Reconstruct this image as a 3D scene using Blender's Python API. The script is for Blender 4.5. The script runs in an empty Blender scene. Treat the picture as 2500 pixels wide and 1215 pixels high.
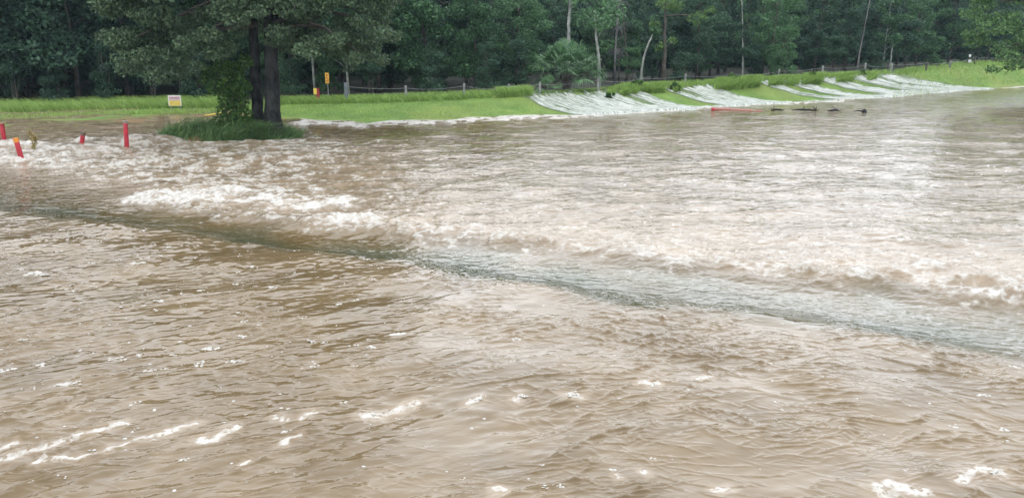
import bpy, math, random
import numpy as np
from mathutils import Vector

random.seed(7)
RNG = np.random.default_rng(7)
SC = bpy.context.scene
COL = SC.collection
R = math.radians

# ------------------------------------------------------------------ camera
F, HZ, H = 1900.0, 115.0, 3.5          # focal length and horizon row in photo pixels, eye height in metres
CX, CY = 1250.0, 607.5
PITCH = math.atan((CY - HZ) / F)
cd = bpy.data.cameras.new('camera')
cd.sensor_width = 36.0
cd.lens = 36.0 * F / 2500.0
cd.clip_start = 0.1
cd.clip_end = 2000
cam = bpy.data.objects.new('camera', cd)
COL.objects.link(cam)
cam.location = (0, 0, H)
cam.rotation_euler = (math.pi / 2 - PITCH, 0, 0)
SC.camera = cam

# ------------------------------------------------------------------ sky, sun, exposure
SUN_EL, SUN_ROT = R(58), R(200)
world = bpy.data.worlds.new('World')
SC.world = world
world.use_nodes = True
wn, wl = world.node_tree.nodes, world.node_tree.links
wn.clear()
w_out = wn.new('ShaderNodeOutputWorld')
w_bg = wn.new('ShaderNodeBackground')
w_bg.inputs['Strength'].default_value = 0.1
w_sky = wn.new('ShaderNodeTexSky')
w_sky.sky_type = 'NISHITA'
w_sky.sun_disc = False
w_sky.sun_elevation = SUN_EL
w_sky.sun_rotation = SUN_ROT
w_sky.dust_density = 3.0
w_co = wn.new('ShaderNodeTexCoord')
w_no = wn.new('ShaderNodeTexNoise')
w_no.inputs['Scale'].default_value = 2.2
w_no.inputs['Detail'].default_value = 5
w_no.inputs['Roughness'].default_value = 0.55
w_map = wn.new('ShaderNodeMapping')
w_map.inputs['Scale'].default_value = (1, 1, 2.5)
w_rp = wn.new('ShaderNodeValToRGB')
w_rp.color_ramp.elements[0].position = 0.3
w_rp.color_ramp.elements[0].color = (0.72, 0.76, 0.82, 1)
w_rp.color_ramp.elements[1].position = 0.72
w_rp.color_ramp.elements[1].color = (0.95, 0.97, 1.0, 1)
w_sc = wn.new('ShaderNodeVectorMath')
w_sc.operation = 'SCALE'
w_sc.inputs['Scale'].default_value = 10.0
w_mix = wn.new('ShaderNodeMix')
w_mix.data_type = 'RGBA'
w_mix.inputs['Factor'].default_value = 0.88
wl.new(w_co.outputs['Generated'], w_map.inputs['Vector'])
wl.new(w_map.outputs['Vector'], w_no.inputs['Vector'])
wl.new(w_no.outputs['Fac'], w_rp.inputs['Fac'])
# the cloud is thinner and brighter over the far side, to the right
w_dot = wn.new('ShaderNodeVectorMath')
w_dot.operation = 'DOT_PRODUCT'
w_dot.inputs[1].default_value = Vector((0.25, 0.78, 0.52)).normalized()
wl.new(w_co.outputs['Generated'], w_dot.inputs[0])
w_mr = wn.new('ShaderNodeMapRange')
w_mr.interpolation_type = 'SMOOTHSTEP'
for k_, v_ in (('From Min', 0.35), ('From Max', 1.0), ('To Min', 9.6), ('To Max', 18.0)):
    w_mr.inputs[k_].default_value = v_
wl.new(w_dot.outputs['Value'], w_mr.inputs['Value'])
wl.new(w_mr.outputs['Result'], w_sc.inputs['Scale'])
wl.new(w_rp.outputs['Color'], w_sc.inputs[0])
wl.new(w_sky.outputs['Color'], w_mix.inputs['A'])
wl.new(w_sc.outputs['Vector'], w_mix.inputs['B'])
wl.new(w_mix.outputs['Result'], w_bg.inputs['Color'])
wl.new(w_bg.outputs['Background'], w_out.inputs['Surface'])

sd = bpy.data.lights.new('sun', 'SUN')
sd.energy = 0.5
sd.angle = R(35)
sd.color = (1.0, 0.96, 0.9)
sun = bpy.data.objects.new('sun', sd)
COL.objects.link(sun)
sun.rotation_euler = (math.pi / 2 - SUN_EL, 0, R(-20))

SC.view_settings.view_transform = 'Standard'
SC.view_settings.look = 'None'
SC.view_settings.gamma = 1.0
SC.view_settings.use_curve_mapping = False
SC.view_settings.exposure = 1.3
SC.render.engine = 'CYCLES'
cy = SC.cycles
cy.max_bounces = 6
cy.diffuse_bounces = 3
cy.glossy_bounces = 3
cy.transmission_bounces = 2
cy.volume_bounces = 0
cy.transparent_max_bounces = 8
cy.use_denoising = True
cy.denoising_prefilter = 'ACCURATE'

# ------------------------------------------------------------------ pixels of the photo -> places
UPV = np.array([0, math.sin(PITCH), math.cos(PITCH)])
FWD = np.array([0, math.cos(PITCH), -math.sin(PITCH)])


def ray(px, py):
    return FWD + (px - CX) / F * np.array([1.0, 0, 0]) + (CY - py) / F * UPV


def gp(px, py, z=0.0):                     # where the sight line meets height z
    d = ray(px, py)
    return np.array([0, 0, H]) + d * ((z - H) / d[2])


def pt(px, py, Y):                         # where the sight line meets distance Y
    d = ray(px, py)
    return np.array([0, 0, H]) + d * (Y / d[1])


# ------------------------------------------------------------------ noise on arrays
_prm = np.random.default_rng(11).permutation(256).astype(np.int32)
PERM = np.concatenate([_prm, _prm])
_an = np.linspace(0, 2 * np.pi, 256, endpoint=False)
GX, GY = np.cos(_an).astype(np.float32), np.sin(_an).astype(np.float32)


def gn(x, y, seed=0):                      # gradient noise, about -1..1
    x = np.asarray(x, dtype=np.float64) + seed * 17.31
    y = np.asarray(y, dtype=np.float64) + seed * 9.73
    xi, yi = np.floor(x), np.floor(y)
    fx, fy = (x - xi).astype(np.float32), (y - yi).astype(np.float32)
    xi = xi.astype(np.int32) & 255
    yi = yi.astype(np.int32) & 255
    u = fx * fx * fx * (fx * (fx * 6 - 15) + 10)
    v = fy * fy * fy * (fy * (fy * 6 - 15) + 10)

    def g(ix, iy, dx, dy):
        h = PERM[PERM[ix & 255] + (iy & 255)]
        return GX[h] * dx + GY[h] * dy
    a = g(xi, yi, fx, fy)
    b = g(xi + 1, yi, fx - 1, fy)
    c = g(xi, yi + 1, fx, fy - 1)
    d = g(xi + 1, yi + 1, fx - 1, fy - 1)
    return (a + u * (b - a) + v * ((c + u * (d - c)) - (a + u * (b - a)))) * 1.5


def fbm(x, y, seed=0, oct=4, gain=0.5, lac=2.03):
    s, a = 0, 1.0
    for i in range(oct):
        s = s + a * gn(x * lac ** i, y * lac ** i, seed + i * 3)
        a *= gain
    return s


def ss(a, b, x):
    t = np.clip((x - a) / (b - a), 0, 1)
    return t * t * (3 - 2 * t)


# ------------------------------------------------------------------ tagging and mesh helpers
def tag(o, label=None, cat=None, group=None, kind=None):
    if label: o['label'] = label
    if cat: o['category'] = cat
    if group: o['group'] = group
    if kind: o['kind'] = kind
    return o


def empty(name, loc, rz=0.0):
    o = bpy.data.objects.new(name, None)
    COL.objects.link(o)
    o.location = loc
    o.rotation_euler = (0, 0, rz)
    o.empty_display_size = 0.2
    return o


def link(name, me, mat, parent=None, smooth=False):
    o = bpy.data.objects.new(name, me)
    COL.objects.link(o)
    if mat is not None and not me.materials:
        me.materials.append(mat)
    if parent is not None:
        o.parent = parent
    if smooth:
        me.polygons.foreach_set('use_smooth', np.ones(len(me.polygons), dtype=bool))
    return o


def mesh_np(name, V, Fa, attrs=None):
    """V (n,3), Fa (m,k) all faces with k corners"""
    V = np.asarray(V, dtype=np.float32)
    Fa = np.asarray(Fa, dtype=np.int32)
    me = bpy.data.meshes.new(name)
    k = Fa.shape[1]
    me.vertices.add(len(V))
    me.vertices.foreach_set('co', V.ravel())
    me.loops.add(Fa.size)
    me.loops.foreach_set('vertex_index', Fa.ravel())
    me.polygons.add(len(Fa))
    me.polygons.foreach_set('loop_start', np.arange(0, Fa.size, k, dtype=np.int32))
    me.polygons.foreach_set('loop_total', np.full(len(Fa), k, dtype=np.int32))
    for nm, a in (attrs or {}).items():
        at = me.attributes.new(nm, 'FLOAT', 'POINT')
        at.data.foreach_set('value', np.asarray(a, dtype=np.float32).ravel())
    me.update(calc_edges=True)
    return me


class MB:
    """collects shapes of one part"""
    def __init__(self):
        self.v, self.f = [], []

    def add(self, v, f):
        n = len(self.v)
        self.v += [tuple(p) for p in v]
        self.f += [tuple(i + n for i in q) for q in f]
        return self

    def box(self, c, s, rot=None):
        x, y, z = s[0] / 2, s[1] / 2, s[2] / 2
        vs = [Vector((a * x, b * y, d * z)) for a in (-1, 1) for b in (-1, 1) for d in (-1, 1)]
        if rot is not None:
            vs = [rot @ p for p in vs]
        vs = [p + Vector(c) for p in vs]
        return self.add(vs, [(0, 1, 3, 2), (4, 6, 7, 5), (0, 4, 5, 1), (2, 3, 7, 6), (0, 2, 6, 4), (1, 5, 7, 3)])

    def tube(self, path, rad, n=8, jit=0.0, cap=True):
        path = [Vector(p) for p in path]
        vs, fs = [], []
        m = len(path)
        ref = Vector((0.31, 0.95, 0.1))
        for i, p in enumerate(path):
            t = (path[min(i + 1, m - 1)] - path[max(i - 1, 0)]).normalized()
            a = t.cross(ref)
            if a.length < 1e-3:
                a = t.cross(Vector((1, 0, 0)))
            a.normalize()
            b = t.cross(a)
            for k in range(n):
                an = 2 * math.pi * k / n
                r = rad[i] * (1 + random.uniform(-jit, jit))
                vs.append(p + a * (math.cos(an) * r) + b * (math.sin(an) * r))
        for i in range(m - 1):
            for k in range(n):
                k2 = (k + 1) % n
                fs.append((i * n + k, i * n + k2, (i + 1) * n + k2, (i + 1) * n + k))
        if cap:
            fs.append(tuple(range(n))[::-1])
            fs.append(tuple((m - 1) * n + k for k in range(n)))
        return self.add(vs, fs)

    def build(self, name, mat, parent=None, smooth=False):
        me = bpy.data.meshes.new(name)
        me.from_pydata([tuple(p) for p in self.v], [], self.f)
        me.update()
        return link(name, me, mat, parent, smooth)


# ------------------------------------------------------------------ materials
def nmat(name):
    m = bpy.data.materials.new(name)
    m.use_nodes = True
    nt = m.node_tree
    return m, nt.nodes, nt.links, nt.nodes['Principled BSDF']


def noise(n, l, vec, scale, detail=4, rough=0.55, dist=0.0, kind=None):
    t = n.new('ShaderNodeTexNoise')
    t.inputs['Scale'].default_value = scale
    t.inputs['Detail'].default_value = detail
    t.inputs['Roughness'].default_value = rough
    t.inputs['Distortion'].default_value = dist
    if kind:
        t.noise_type = kind
    if vec is not None:
        l.new(vec, t.inputs['Vector'])
    return t


def ramp(n, l, fac, stops):
    r = n.new('ShaderNodeValToRGB')
    e = r.color_ramp.elements
    while len(e) < len(stops):
        e.new(0.5)
    for i, (p, c) in enumerate(stops):
        e[i].position = p
        e[i].color = (*c, 1) if len(c) == 3 else c
    l.new(fac, r.inputs['Fac'])
    return r


def mixc(n, l, fac, a, b):
    m = n.new('ShaderNodeMix')
    m.data_type = 'RGBA'
    for key, v in (('Factor', fac), ('A', a), ('B', b)):
        if isinstance(v, (int, float)):
            m.inputs[key].default_value = v
        elif isinstance(v, tuple):
            m.inputs[key].default_value = (*v, 1)
        else:
            l.new(v, m.inputs[key])
    return m.outputs['Result']


def math_n(n, l, op, a, b=None, clamp=False):
    m = n.new('ShaderNodeMath')
    m.operation = op
    m.use_clamp = clamp
    for i, v in enumerate((a, b)):
        if v is None:
            continue
        if isinstance(v, (int, float)):
            m.inputs[i].default_value = v
        else:
            l.new(v, m.inputs[i])
    return m.outputs[0]


def attr(n, name):
    a = n.new('ShaderNodeAttribute')
    a.attribute_name = name
    return a.outputs['Fac']


def leaf_mat(name, dark, light, trans=0.25, rough=0.5, spec=0.14):
    m, n, l, b = nmat(name)
    g = n.new('ShaderNodeNewGeometry')
    oi = n.new('ShaderNodeObjectInfo')
    co = n.new('ShaderNodeTexCoord')
    big = noise(n, l, co.outputs['Object'], 0.9, 2)
    f = math_n(n, l, 'ADD', math_n(n, l, 'MULTIPLY', g.outputs['Random Per Island'], 0.55), math_n(n, l, 'MULTIPLY', big.outputs['Fac'], 0.45))
    f = math_n(n, l, 'ADD', f, math_n(n, l, 'MULTIPLY', math_n(n, l, 'SUBTRACT', oi.outputs['Random'], 0.5), 0.3), True)
    c = ramp(n, l, f, [(0.15, dark), (0.85, light)])
    l.new(c.outputs['Color'], b.inputs['Base Color'])
    b.inputs['Roughness'].default_value = rough
    b.inputs['Specular IOR Level'].default_value = spec
    tr = n.new('ShaderNodeBsdfTranslucent')
    l.new(c.outputs['Color'], tr.inputs['Color'])
    mx = n.new('ShaderNodeMixShader')
    mx.inputs[0].default_value = trans
    l.new(b.outputs[0], mx.inputs[1])
    l.new(tr.outputs[0], mx.inputs[2])
    l.new(mx.outputs[0], n['Material Output'].inputs['Surface'])
    return m


def bark_mat(name, dark, light, scale=3.0):
    m, n, l, b = nmat(name)
    co = n.new('ShaderNodeTexCoord')
    mp = n.new('ShaderNodeMapping')
    mp.inputs['Scale'].default_value = (1, 1, 0.3)
    l.new(co.outputs['Object'], mp.inputs['Vector'])
    t = noise(n, l, mp.outputs['Vector'], scale * 3, 6, 0.65)
    t2 = noise(n, l, co.outputs['Object'], scale * 0.6, 3)
    f = math_n(n, l, 'MULTIPLY', math_n(n, l, 'ADD', t.outputs['Fac'], t2.outputs['Fac']), 0.5)
    c = ramp(n, l, f, [(0.38, dark), (0.62, light)])
    l.new(c.outputs['Color'], b.inputs['Base Color'])
    b.inputs['Roughness'].default_value = 0.9
    b.inputs['Specular IOR Level'].default_value = 0.12
    bp = n.new('ShaderNodeBump')
    bp.inputs['Distance'].default_value = 0.03
    l.new(t.outputs['Fac'], bp.inputs['Height'])
    l.new(bp.outputs['Normal'], b.inputs['Normal'])
    return m


def paint_mat(name, col, col2=None, rough=0.5, scale=6.0):
    m, n, l, b = nmat(name)
    co = n.new('ShaderNodeTexCoord')
    t = noise(n, l, co.outputs['Object'], scale, 5, 0.6)
    col2 = col2 or tuple(v * 0.65 for v in col)
    c = ramp(n, l, t.outputs['Fac'], [(0.35, col2), (0.6, col)])
    l.new(c.outputs['Color'], b.inputs['Base Color'])
    b.inputs['Roughness'].default_value = rough
    return m


M = {}
M['leaf_dark'] = leaf_mat('leaf_dark', (0.014, 0.036, 0.026), (0.075, 0.145, 0.088))
M['leaf_mid'] = leaf_mat('leaf_mid', (0.022, 0.058, 0.030), (0.11, 0.22, 0.10))
M['leaf_light'] = leaf_mat('leaf_light', (0.05, 0.10, 0.03), (0.13, 0.22, 0.07), 0.35)
M['leaf_oak'] = leaf_mat('leaf_oak', (0.020, 0.042, 0.028), (0.13, 0.20, 0.11), 0.25)
M['leaf_over'] = leaf_mat('leaf_over', (0.035, 0.085, 0.03), (0.20, 0.35, 0.13), 0.3)
M['leaf_bush'] = leaf_mat('leaf_bush', (0.024, 0.060, 0.018), (0.085, 0.17, 0.04), 0.3)
M['palm_leaf'] = leaf_mat('palm_leaf', (0.045, 0.11, 0.05), (0.17, 0.31, 0.14), 0.2, 0.4, 0.4)
M['grass_blade'] = leaf_mat('grass_blade', (0.12, 0.21, 0.04), (0.34, 0.50, 0.15), 0.4, 0.5)
M['grass_dark'] = leaf_mat('grass_dark', (0.055, 0.12, 0.04), (0.21, 0.34, 0.14), 0.3, 0.5)
M['dry_reed'] = leaf_mat('dry_reed', (0.22, 0.17, 0.06), (0.42, 0.36, 0.16), 0.3)
M['bark_dark'] = bark_mat('bark_dark', (0.004, 0.0045, 0.005), (0.048, 0.05, 0.05))
M['bark'] = bark_mat('bark', (0.03, 0.028, 0.025), (0.11, 0.10, 0.09))
M['bark_pale'] = bark_mat('bark_pale', (0.10, 0.11, 0.10), (0.34, 0.36, 0.34))
M['twig'] = bark_mat('twig', (0.09, 0.09, 0.095), (0.2, 0.2, 0.2))
M['post_wood'] = bark_mat('post_wood', (0.11, 0.115, 0.115), (0.30, 0.31, 0.30))
M['post_grey'] = bark_mat('post_grey', (0.10, 0.115, 0.13), (0.20, 0.225, 0.25))
M['wire'] = paint_mat('wire', (0.24, 0.26, 0.26), rough=0.4)
M['red_paint'] = paint_mat('red_paint', (0.40, 0.014, 0.03), (0.26, 0.010, 0.022), 0.5, 9)
M['dark_red'] = paint_mat('dark_red', (0.28, 0.02, 0.03), rough=0.5)
M['cap_grey'] = paint_mat('cap_grey', (0.30, 0.29, 0.25), (0.10, 0.09, 0.07), 0.6, 20)
M['cap_brown'] = paint_mat('cap_brown', (0.12, 0.09, 0.06), rough=0.7)
M['orange'] = paint_mat('orange', (0.62, 0.22, 0.02), rough=0.5)
M['amber'] = paint_mat('amber', (0.58, 0.33, 0.045), rough=0.5)
M['yellow'] = paint_mat('yellow', (0.66, 0.50, 0.08), (0.5, 0.38, 0.07), 0.5)
M['white_paint'] = paint_mat('white_paint', (0.62, 0.62, 0.62), (0.5, 0.5, 0.5), 0.5)
M['pink_band'] = paint_mat('pink_band', (0.52, 0.36, 0.42), (0.5, 0.26, 0.3), 0.5)
M['mark_dark'] = paint_mat('mark_dark', (0.16, 0.13, 0.13), rough=0.6)
M['driftwood'] = bark_mat('driftwood', (0.008, 0.008, 0.01), (0.03, 0.03, 0.034))
M['drift_red'] = paint_mat('drift_red', (0.27, 0.09, 0.07), (0.25, 0.15, 0.11), 0.5, 3.0)

# ------------------------------------------------------------------ lie of the land
# photo column, waterline row, water height, top-of-bank distance behind it, top-of-bank row (ground)
BANK = [(-700, 345, -0.12, 12, 285), (-350, 332, -0.12, 12, 277), (0, 313, -0.12, 11, 272), (200, 303, -0.12, 11, 266), (400, 290, -0.12, 9, 260),
        (540, 280, -0.14, 7, 256), (620, 281, -0.2, 7, 254), (690, 289, -0.25, 7, 252), (740, 299, -0.3, 8, 251),
        (900, 308, -0.3, 8, 248), (1000, 301, -0.3, 7.5, 245), (1240, 291, -0.3, 6.5, 234), (1400, 283, -0.3, 5.5, 226),
        (1730, 262, -0.3, 5.0, 207), (2050, 244, -0.3, 5.0, 187), (2200, 234, -0.3, 5.5, 178), (2350, 221, -0.3, 9, 158),
        (2500, 211, -0.3, 9, 157), (2900, 190, -0.3, 9, 145), (3300, 176, -0.3, 9, 140)]
_b = []
for px, yw, zw, dd, yt in BANK:
    g = gp(px, yw, zw)
    t = pt(px, yt, g[1] + dd)
    _b.append((px, g[0] / g[1], g[1], zw, g[1] + dd, t[2]))
_b = np.array(_b)
B_PX, B_TH, B_DW, B_ZW, B_DT, B_ZT = _b.T


def bank(x, y):
    th = x / np.maximum(y, 1.0)
    px = np.interp(th, B_TH, B_PX)
    return (px, np.interp(px, B_PX, B_DW), np.interp(px, B_PX, B_ZW), np.interp(px, B_PX, B_DT), np.interp(px, B_PX, B_ZT))


MOUND = gp(560, 335, -0.25)
MOUND_R = (3.1, 1.5)


def terrain(x, y):
    x = np.asarray(x, dtype=float)
    y = np.asarray(y, dtype=float)
    px, dw, zw, dt, zt = bank(x, y)
    d = y - dw
    s = np.clip(d / (dt - dw), 0, 1)
    up = zw + (zt - zw) * (0.35 * s + 0.65 * ss(0, 1, s))
    z = np.where(d < 0, zw + np.maximum(0.13 * d, -1.3), up) + np.clip(y - dt, 0, None) * 0.006
    z = z + ss(0.3, 3, d) * (0.05 * gn(x * 0.35, y * 0.35, 3) + 0.03 * gn(x * 1.1, y * 1.1, 5))
    m = np.clip(1 - ((x - MOUND[0]) / MOUND_R[0]) ** 2 - ((y - MOUND[1]) / MOUND_R[1]) ** 2, 0, 1)
    return np.where(m > 0, np.maximum(z, -0.5 + 0.42 * m ** 0.5), z)


def tz(x, y):
    return float(terrain(np.array([x]), np.array([y]))[0])


def on_ground(px, py, back):               # a place on the bank at that column, so far behind the bank's top edge
    D = float(np.interp(px, B_PX, B_DT)) + back
    p = pt(px, py, D)
    return Vector((p[0], D, tz(p[0], D)))


def fan(rows, th):
    Y, T = np.meshgrid(rows, th, indexing='ij')
    X = Y * T
    nr, nc = len(rows), len(th)
    i = np.arange((nr - 1) * nc).reshape(nr - 1, nc)[:, :-1].ravel()
    return X, Y, np.stack([i, i + 1, i + nc + 1, i + nc], 1)


def ground():
    rows = np.concatenate([[0.3], np.linspace(1.5, 24, 20), np.linspace(25, 100, 330), np.linspace(104, 700, 40)])
    th = np.concatenate([-np.geomspace(6.5, 1.0, 40), np.linspace(-0.98, 0.98, 420), np.geomspace(1.0, 6.5, 40)])
    X, Y, Fa = fan(rows, th)
    Z = terrain(X, Y)
    px, dw, zw, dt, zt = bank(X, Y)
    d = Y - dw
    mud = ss(1.3, 0.1, d + 0.9 * gn(X * 0.8, Y * 0.8, 77) + 0.5 * gn(X * 2.5, Y * 2.5, 78))
    mud = np.maximum(mud * ss(640, 560, px), ss(0.3, -0.2, d))
    mud = np.maximum(mud, ss(3.2, 1.2, d + 0.8 * gn(X * 0.5, Y * 0.8, 79)) * ss(640, 560, px) * ss(120, 320, px))
    track = np.exp(-((Y - dt - 1.3) / 0.5) ** 2) * ss(1290, 1360, px) * ss(1760, 1640, px)
    track = track * (0.7 + 0.6 * gn(X * 0.9, Y * 2, 9))
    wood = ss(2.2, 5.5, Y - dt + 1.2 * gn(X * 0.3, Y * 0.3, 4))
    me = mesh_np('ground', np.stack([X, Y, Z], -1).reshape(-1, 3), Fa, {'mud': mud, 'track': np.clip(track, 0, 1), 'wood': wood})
    m, n, l, b = nmat('ground')
    co = n.new('ShaderNodeTexCoord')
    t1 = noise(n, l, co.outputs['Object'], 0.55, 6, 0.7)
    mp = n.new('ShaderNodeMapping')
    mp.inputs['Scale'].default_value = (1, 0.5, 1)
    l.new(co.outputs['Object'], mp.inputs['Vector'])
    t2 = noise(n, l, mp.outputs['Vector'], 9, 5, 0.7)
    f = math_n(n, l, 'ADD', math_n(n, l, 'MULTIPLY', t1.outputs['Fac'], 0.6), math_n(n, l, 'MULTIPLY', t2.outputs['Fac'], 0.4))
    g = ramp(n, l, f, [(0.36, (0.05, 0.105, 0.015)), (0.5, (0.10, 0.19, 0.028)), (0.62, (0.165, 0.25, 0.045))])
    t3 = noise(n, l, co.outputs['Object'], 0.16, 3, 0.6)
    yl = ramp(n, l, t3.outputs['Fac'], [(0.47, (0, 0, 0)), (0.62, (1, 1, 1))])
    gy = mixc(n, l, math_n(n, l, 'MULTIPLY', yl.outputs['Color'], 0.55), g.outputs['Color'], (0.17, 0.20, 0.045))
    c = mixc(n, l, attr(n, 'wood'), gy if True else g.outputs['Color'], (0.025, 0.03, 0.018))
    c = mixc(n, l, attr(n, 'track'), c, (0.30, 0.15, 0.06))
    c = mixc(n, l, attr(n, 'mud'), c, (0.17, 0.105, 0.045))
    l.new(c, b.inputs['Base Color'])
    b.inputs['Roughness'].default_value = 0.9
    bp = n.new('ShaderNodeBump')
    bp.inputs['Distance'].default_value = 0.12
    l.new(t2.outputs['Fac'], bp.inputs['Height'])
    l.new(bp.outputs['Normal'], b.inputs['Normal'])
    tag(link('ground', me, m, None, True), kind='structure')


ground()

# ------------------------------------------------------------------ water
def line(pts, z):
    P = np.array([gp(a, b, z)[:2] for a, b in pts])
    return P[np.argsort(P[:, 0])]


CREST = line([(-500, 455), (0, 496), (135, 512), (270, 526), (506, 560), (709, 594), (1000, 624), (1235, 654), (1471, 697), (1997, 762), (2500, 845), (3100, 945)], -0.02)
TOE = line([(-500, 395), (0, 438), (180, 478), (300, 506), (450, 524), (700, 560), (830, 578), (1000, 594), (1235, 614), (1505, 641), (1660, 666), (1997, 700), (2500, 752), (3100, 806)], -0.34)
WEIR_POSTS = line([(-600, 420), (-200, 398), (0, 390), (120, 378), (300, 362), (390, 352), (450, 345)], -0.25)

# foam gathers: photo column, row, reach along and across in metres, strength
FOAM = [(430, 485, 1.4, 0.9, 1.3), (520, 478, 1.3, 1.1, 1.15), (620, 492, 1.8, 1.1, 0.95), (760, 505, 1.9, 1.3, 0.9), (700, 470, 2.2, 1.0, 0.7), (830, 540, 1.3, 0.7, 1.0), (900, 535, 1.2, 0.8, 0.75),
        (930, 470, 1.8, 1.5, 0.55), (1030, 500, 1.5, 1.1, 0.4), (480, 465, 1.0, 1.0, 0.6), (330, 400, 3.2, 2.2, 0.75), (560, 395, 3.2, 2.2, 0.5), (150, 385, 2.4, 0.9, 0.8), (60, 372, 1.2, 0.7, 1.2),
        (25, 365, 0.9, 0.5, 1.1), (208, 356, 0.7, 0.5, 1.5), (312, 355, 0.8, 0.45, 1.4), (55, 396, 1.0, 0.7, 1.3), (15, 372, 1.0, 0.6, 1.3), (110, 398, 2.0, 0.9, 0.9), (200, 420, 2.5, 1.2, 0.5), (250, 372, 2.2, 0.8, 0.75), (400, 365, 1.5, 0.8, 0.5),
        (745, 304, 0.9, 0.7, 1.2), (800, 309, 1.5, 0.5, 0.9), (900, 311, 2.5, 0.4, 0.7), (1050, 301, 2.2, 0.5, 0.7), (1250, 293, 2.4, 0.4, 0.5),
        (2490, 728, 0.7, 0.35, 1.3), (2440, 690, 0.6, 0.3, 1.0), (2270, 655, 0.5, 0.35, 1.0), (2100, 682, 0.5, 0.25, 1.05), (2160, 668, 0.5, 0.25, 0.8), (2050, 635, 0.3, 0.2, 0.8), (1980, 660, 0.5, 0.2, 0.7), (2360, 690, 0.5, 0.25, 0.8), (1830, 640, 0.5, 0.25, 0.6), (1560, 610, 0.5, 0.3, 0.6), (1300, 590, 0.6, 0.3, 0.65), (430, 352, 0.9, 0.35, 0.9), (520, 353, 1.2, 0.3, 0.8), (620, 350, 1.2, 0.3, 0.75), (700, 344, 0.8, 0.3, 0.6), (360, 345, 1.2, 0.7, 0.8), (1110, 560, 0.9, 0.4, 0.7), (1000, 560, 0.9, 0.45, 0.8), (2600, 745, 0.8, 0.4, 1.0)]
FOAM_P = [(gp(a, b, -0.3)[0], gp(a, b, -0.3)[1], c, d, e) for a, b, c, d, e in FOAM]

# thin rafts of froth drifting on the near pool: polylines in photo pixels with half widths in metres
RAFTS = [([(-60, 1150), (0, 1122), (80, 1100), (150, 1078), (200, 1062), (240, 1048), (290, 1040)], 0.06),
         ([(95, 1122), (130, 1120), (240, 1108), (270, 1092), (330, 1076), (390, 1062), (420, 1053), (475, 1032)], 0.045),
         ([(490, 1072), (515, 1078), (545, 1062), (567, 1046)], 0.065), ([(0, 1092), (35, 1080)], 0.035),
         ([(888, 1012), (930, 1012), (970, 996), (1015, 980)], 0.062), ([(670, 1020), (695, 1024)], 0.05), ([(740, 1022), (765, 1006)], 0.055),
         ([(695, 1080), (722, 1068)], 0.05), ([(1145, 978), (1168, 970)], 0.055), ([(1258, 975), (1270, 965)], 0.05), ([(1382, 965), (1415, 968)], 0.06),
         ([(2160, 1200), (2200, 1188), (2250, 1200)], 0.12), ([(2350, 1180), (2370, 1165), (2400, 1148), (2450, 1160)], 0.08),
         ([(1750, 1195), (1775, 1190)], 0.05), ([(1210, 1202), (1222, 1200)], 0.055), ([(590, 1132), (606, 1128)], 0.03),
         ([(1505, 1160), (1512, 1160)], 0.03), ([(1575, 1152), (1582, 1151)], 0.035), ([(1560, 938), (1605, 936)], 0.035), ([(1715, 922), (1725, 920)], 0.05)]


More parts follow.
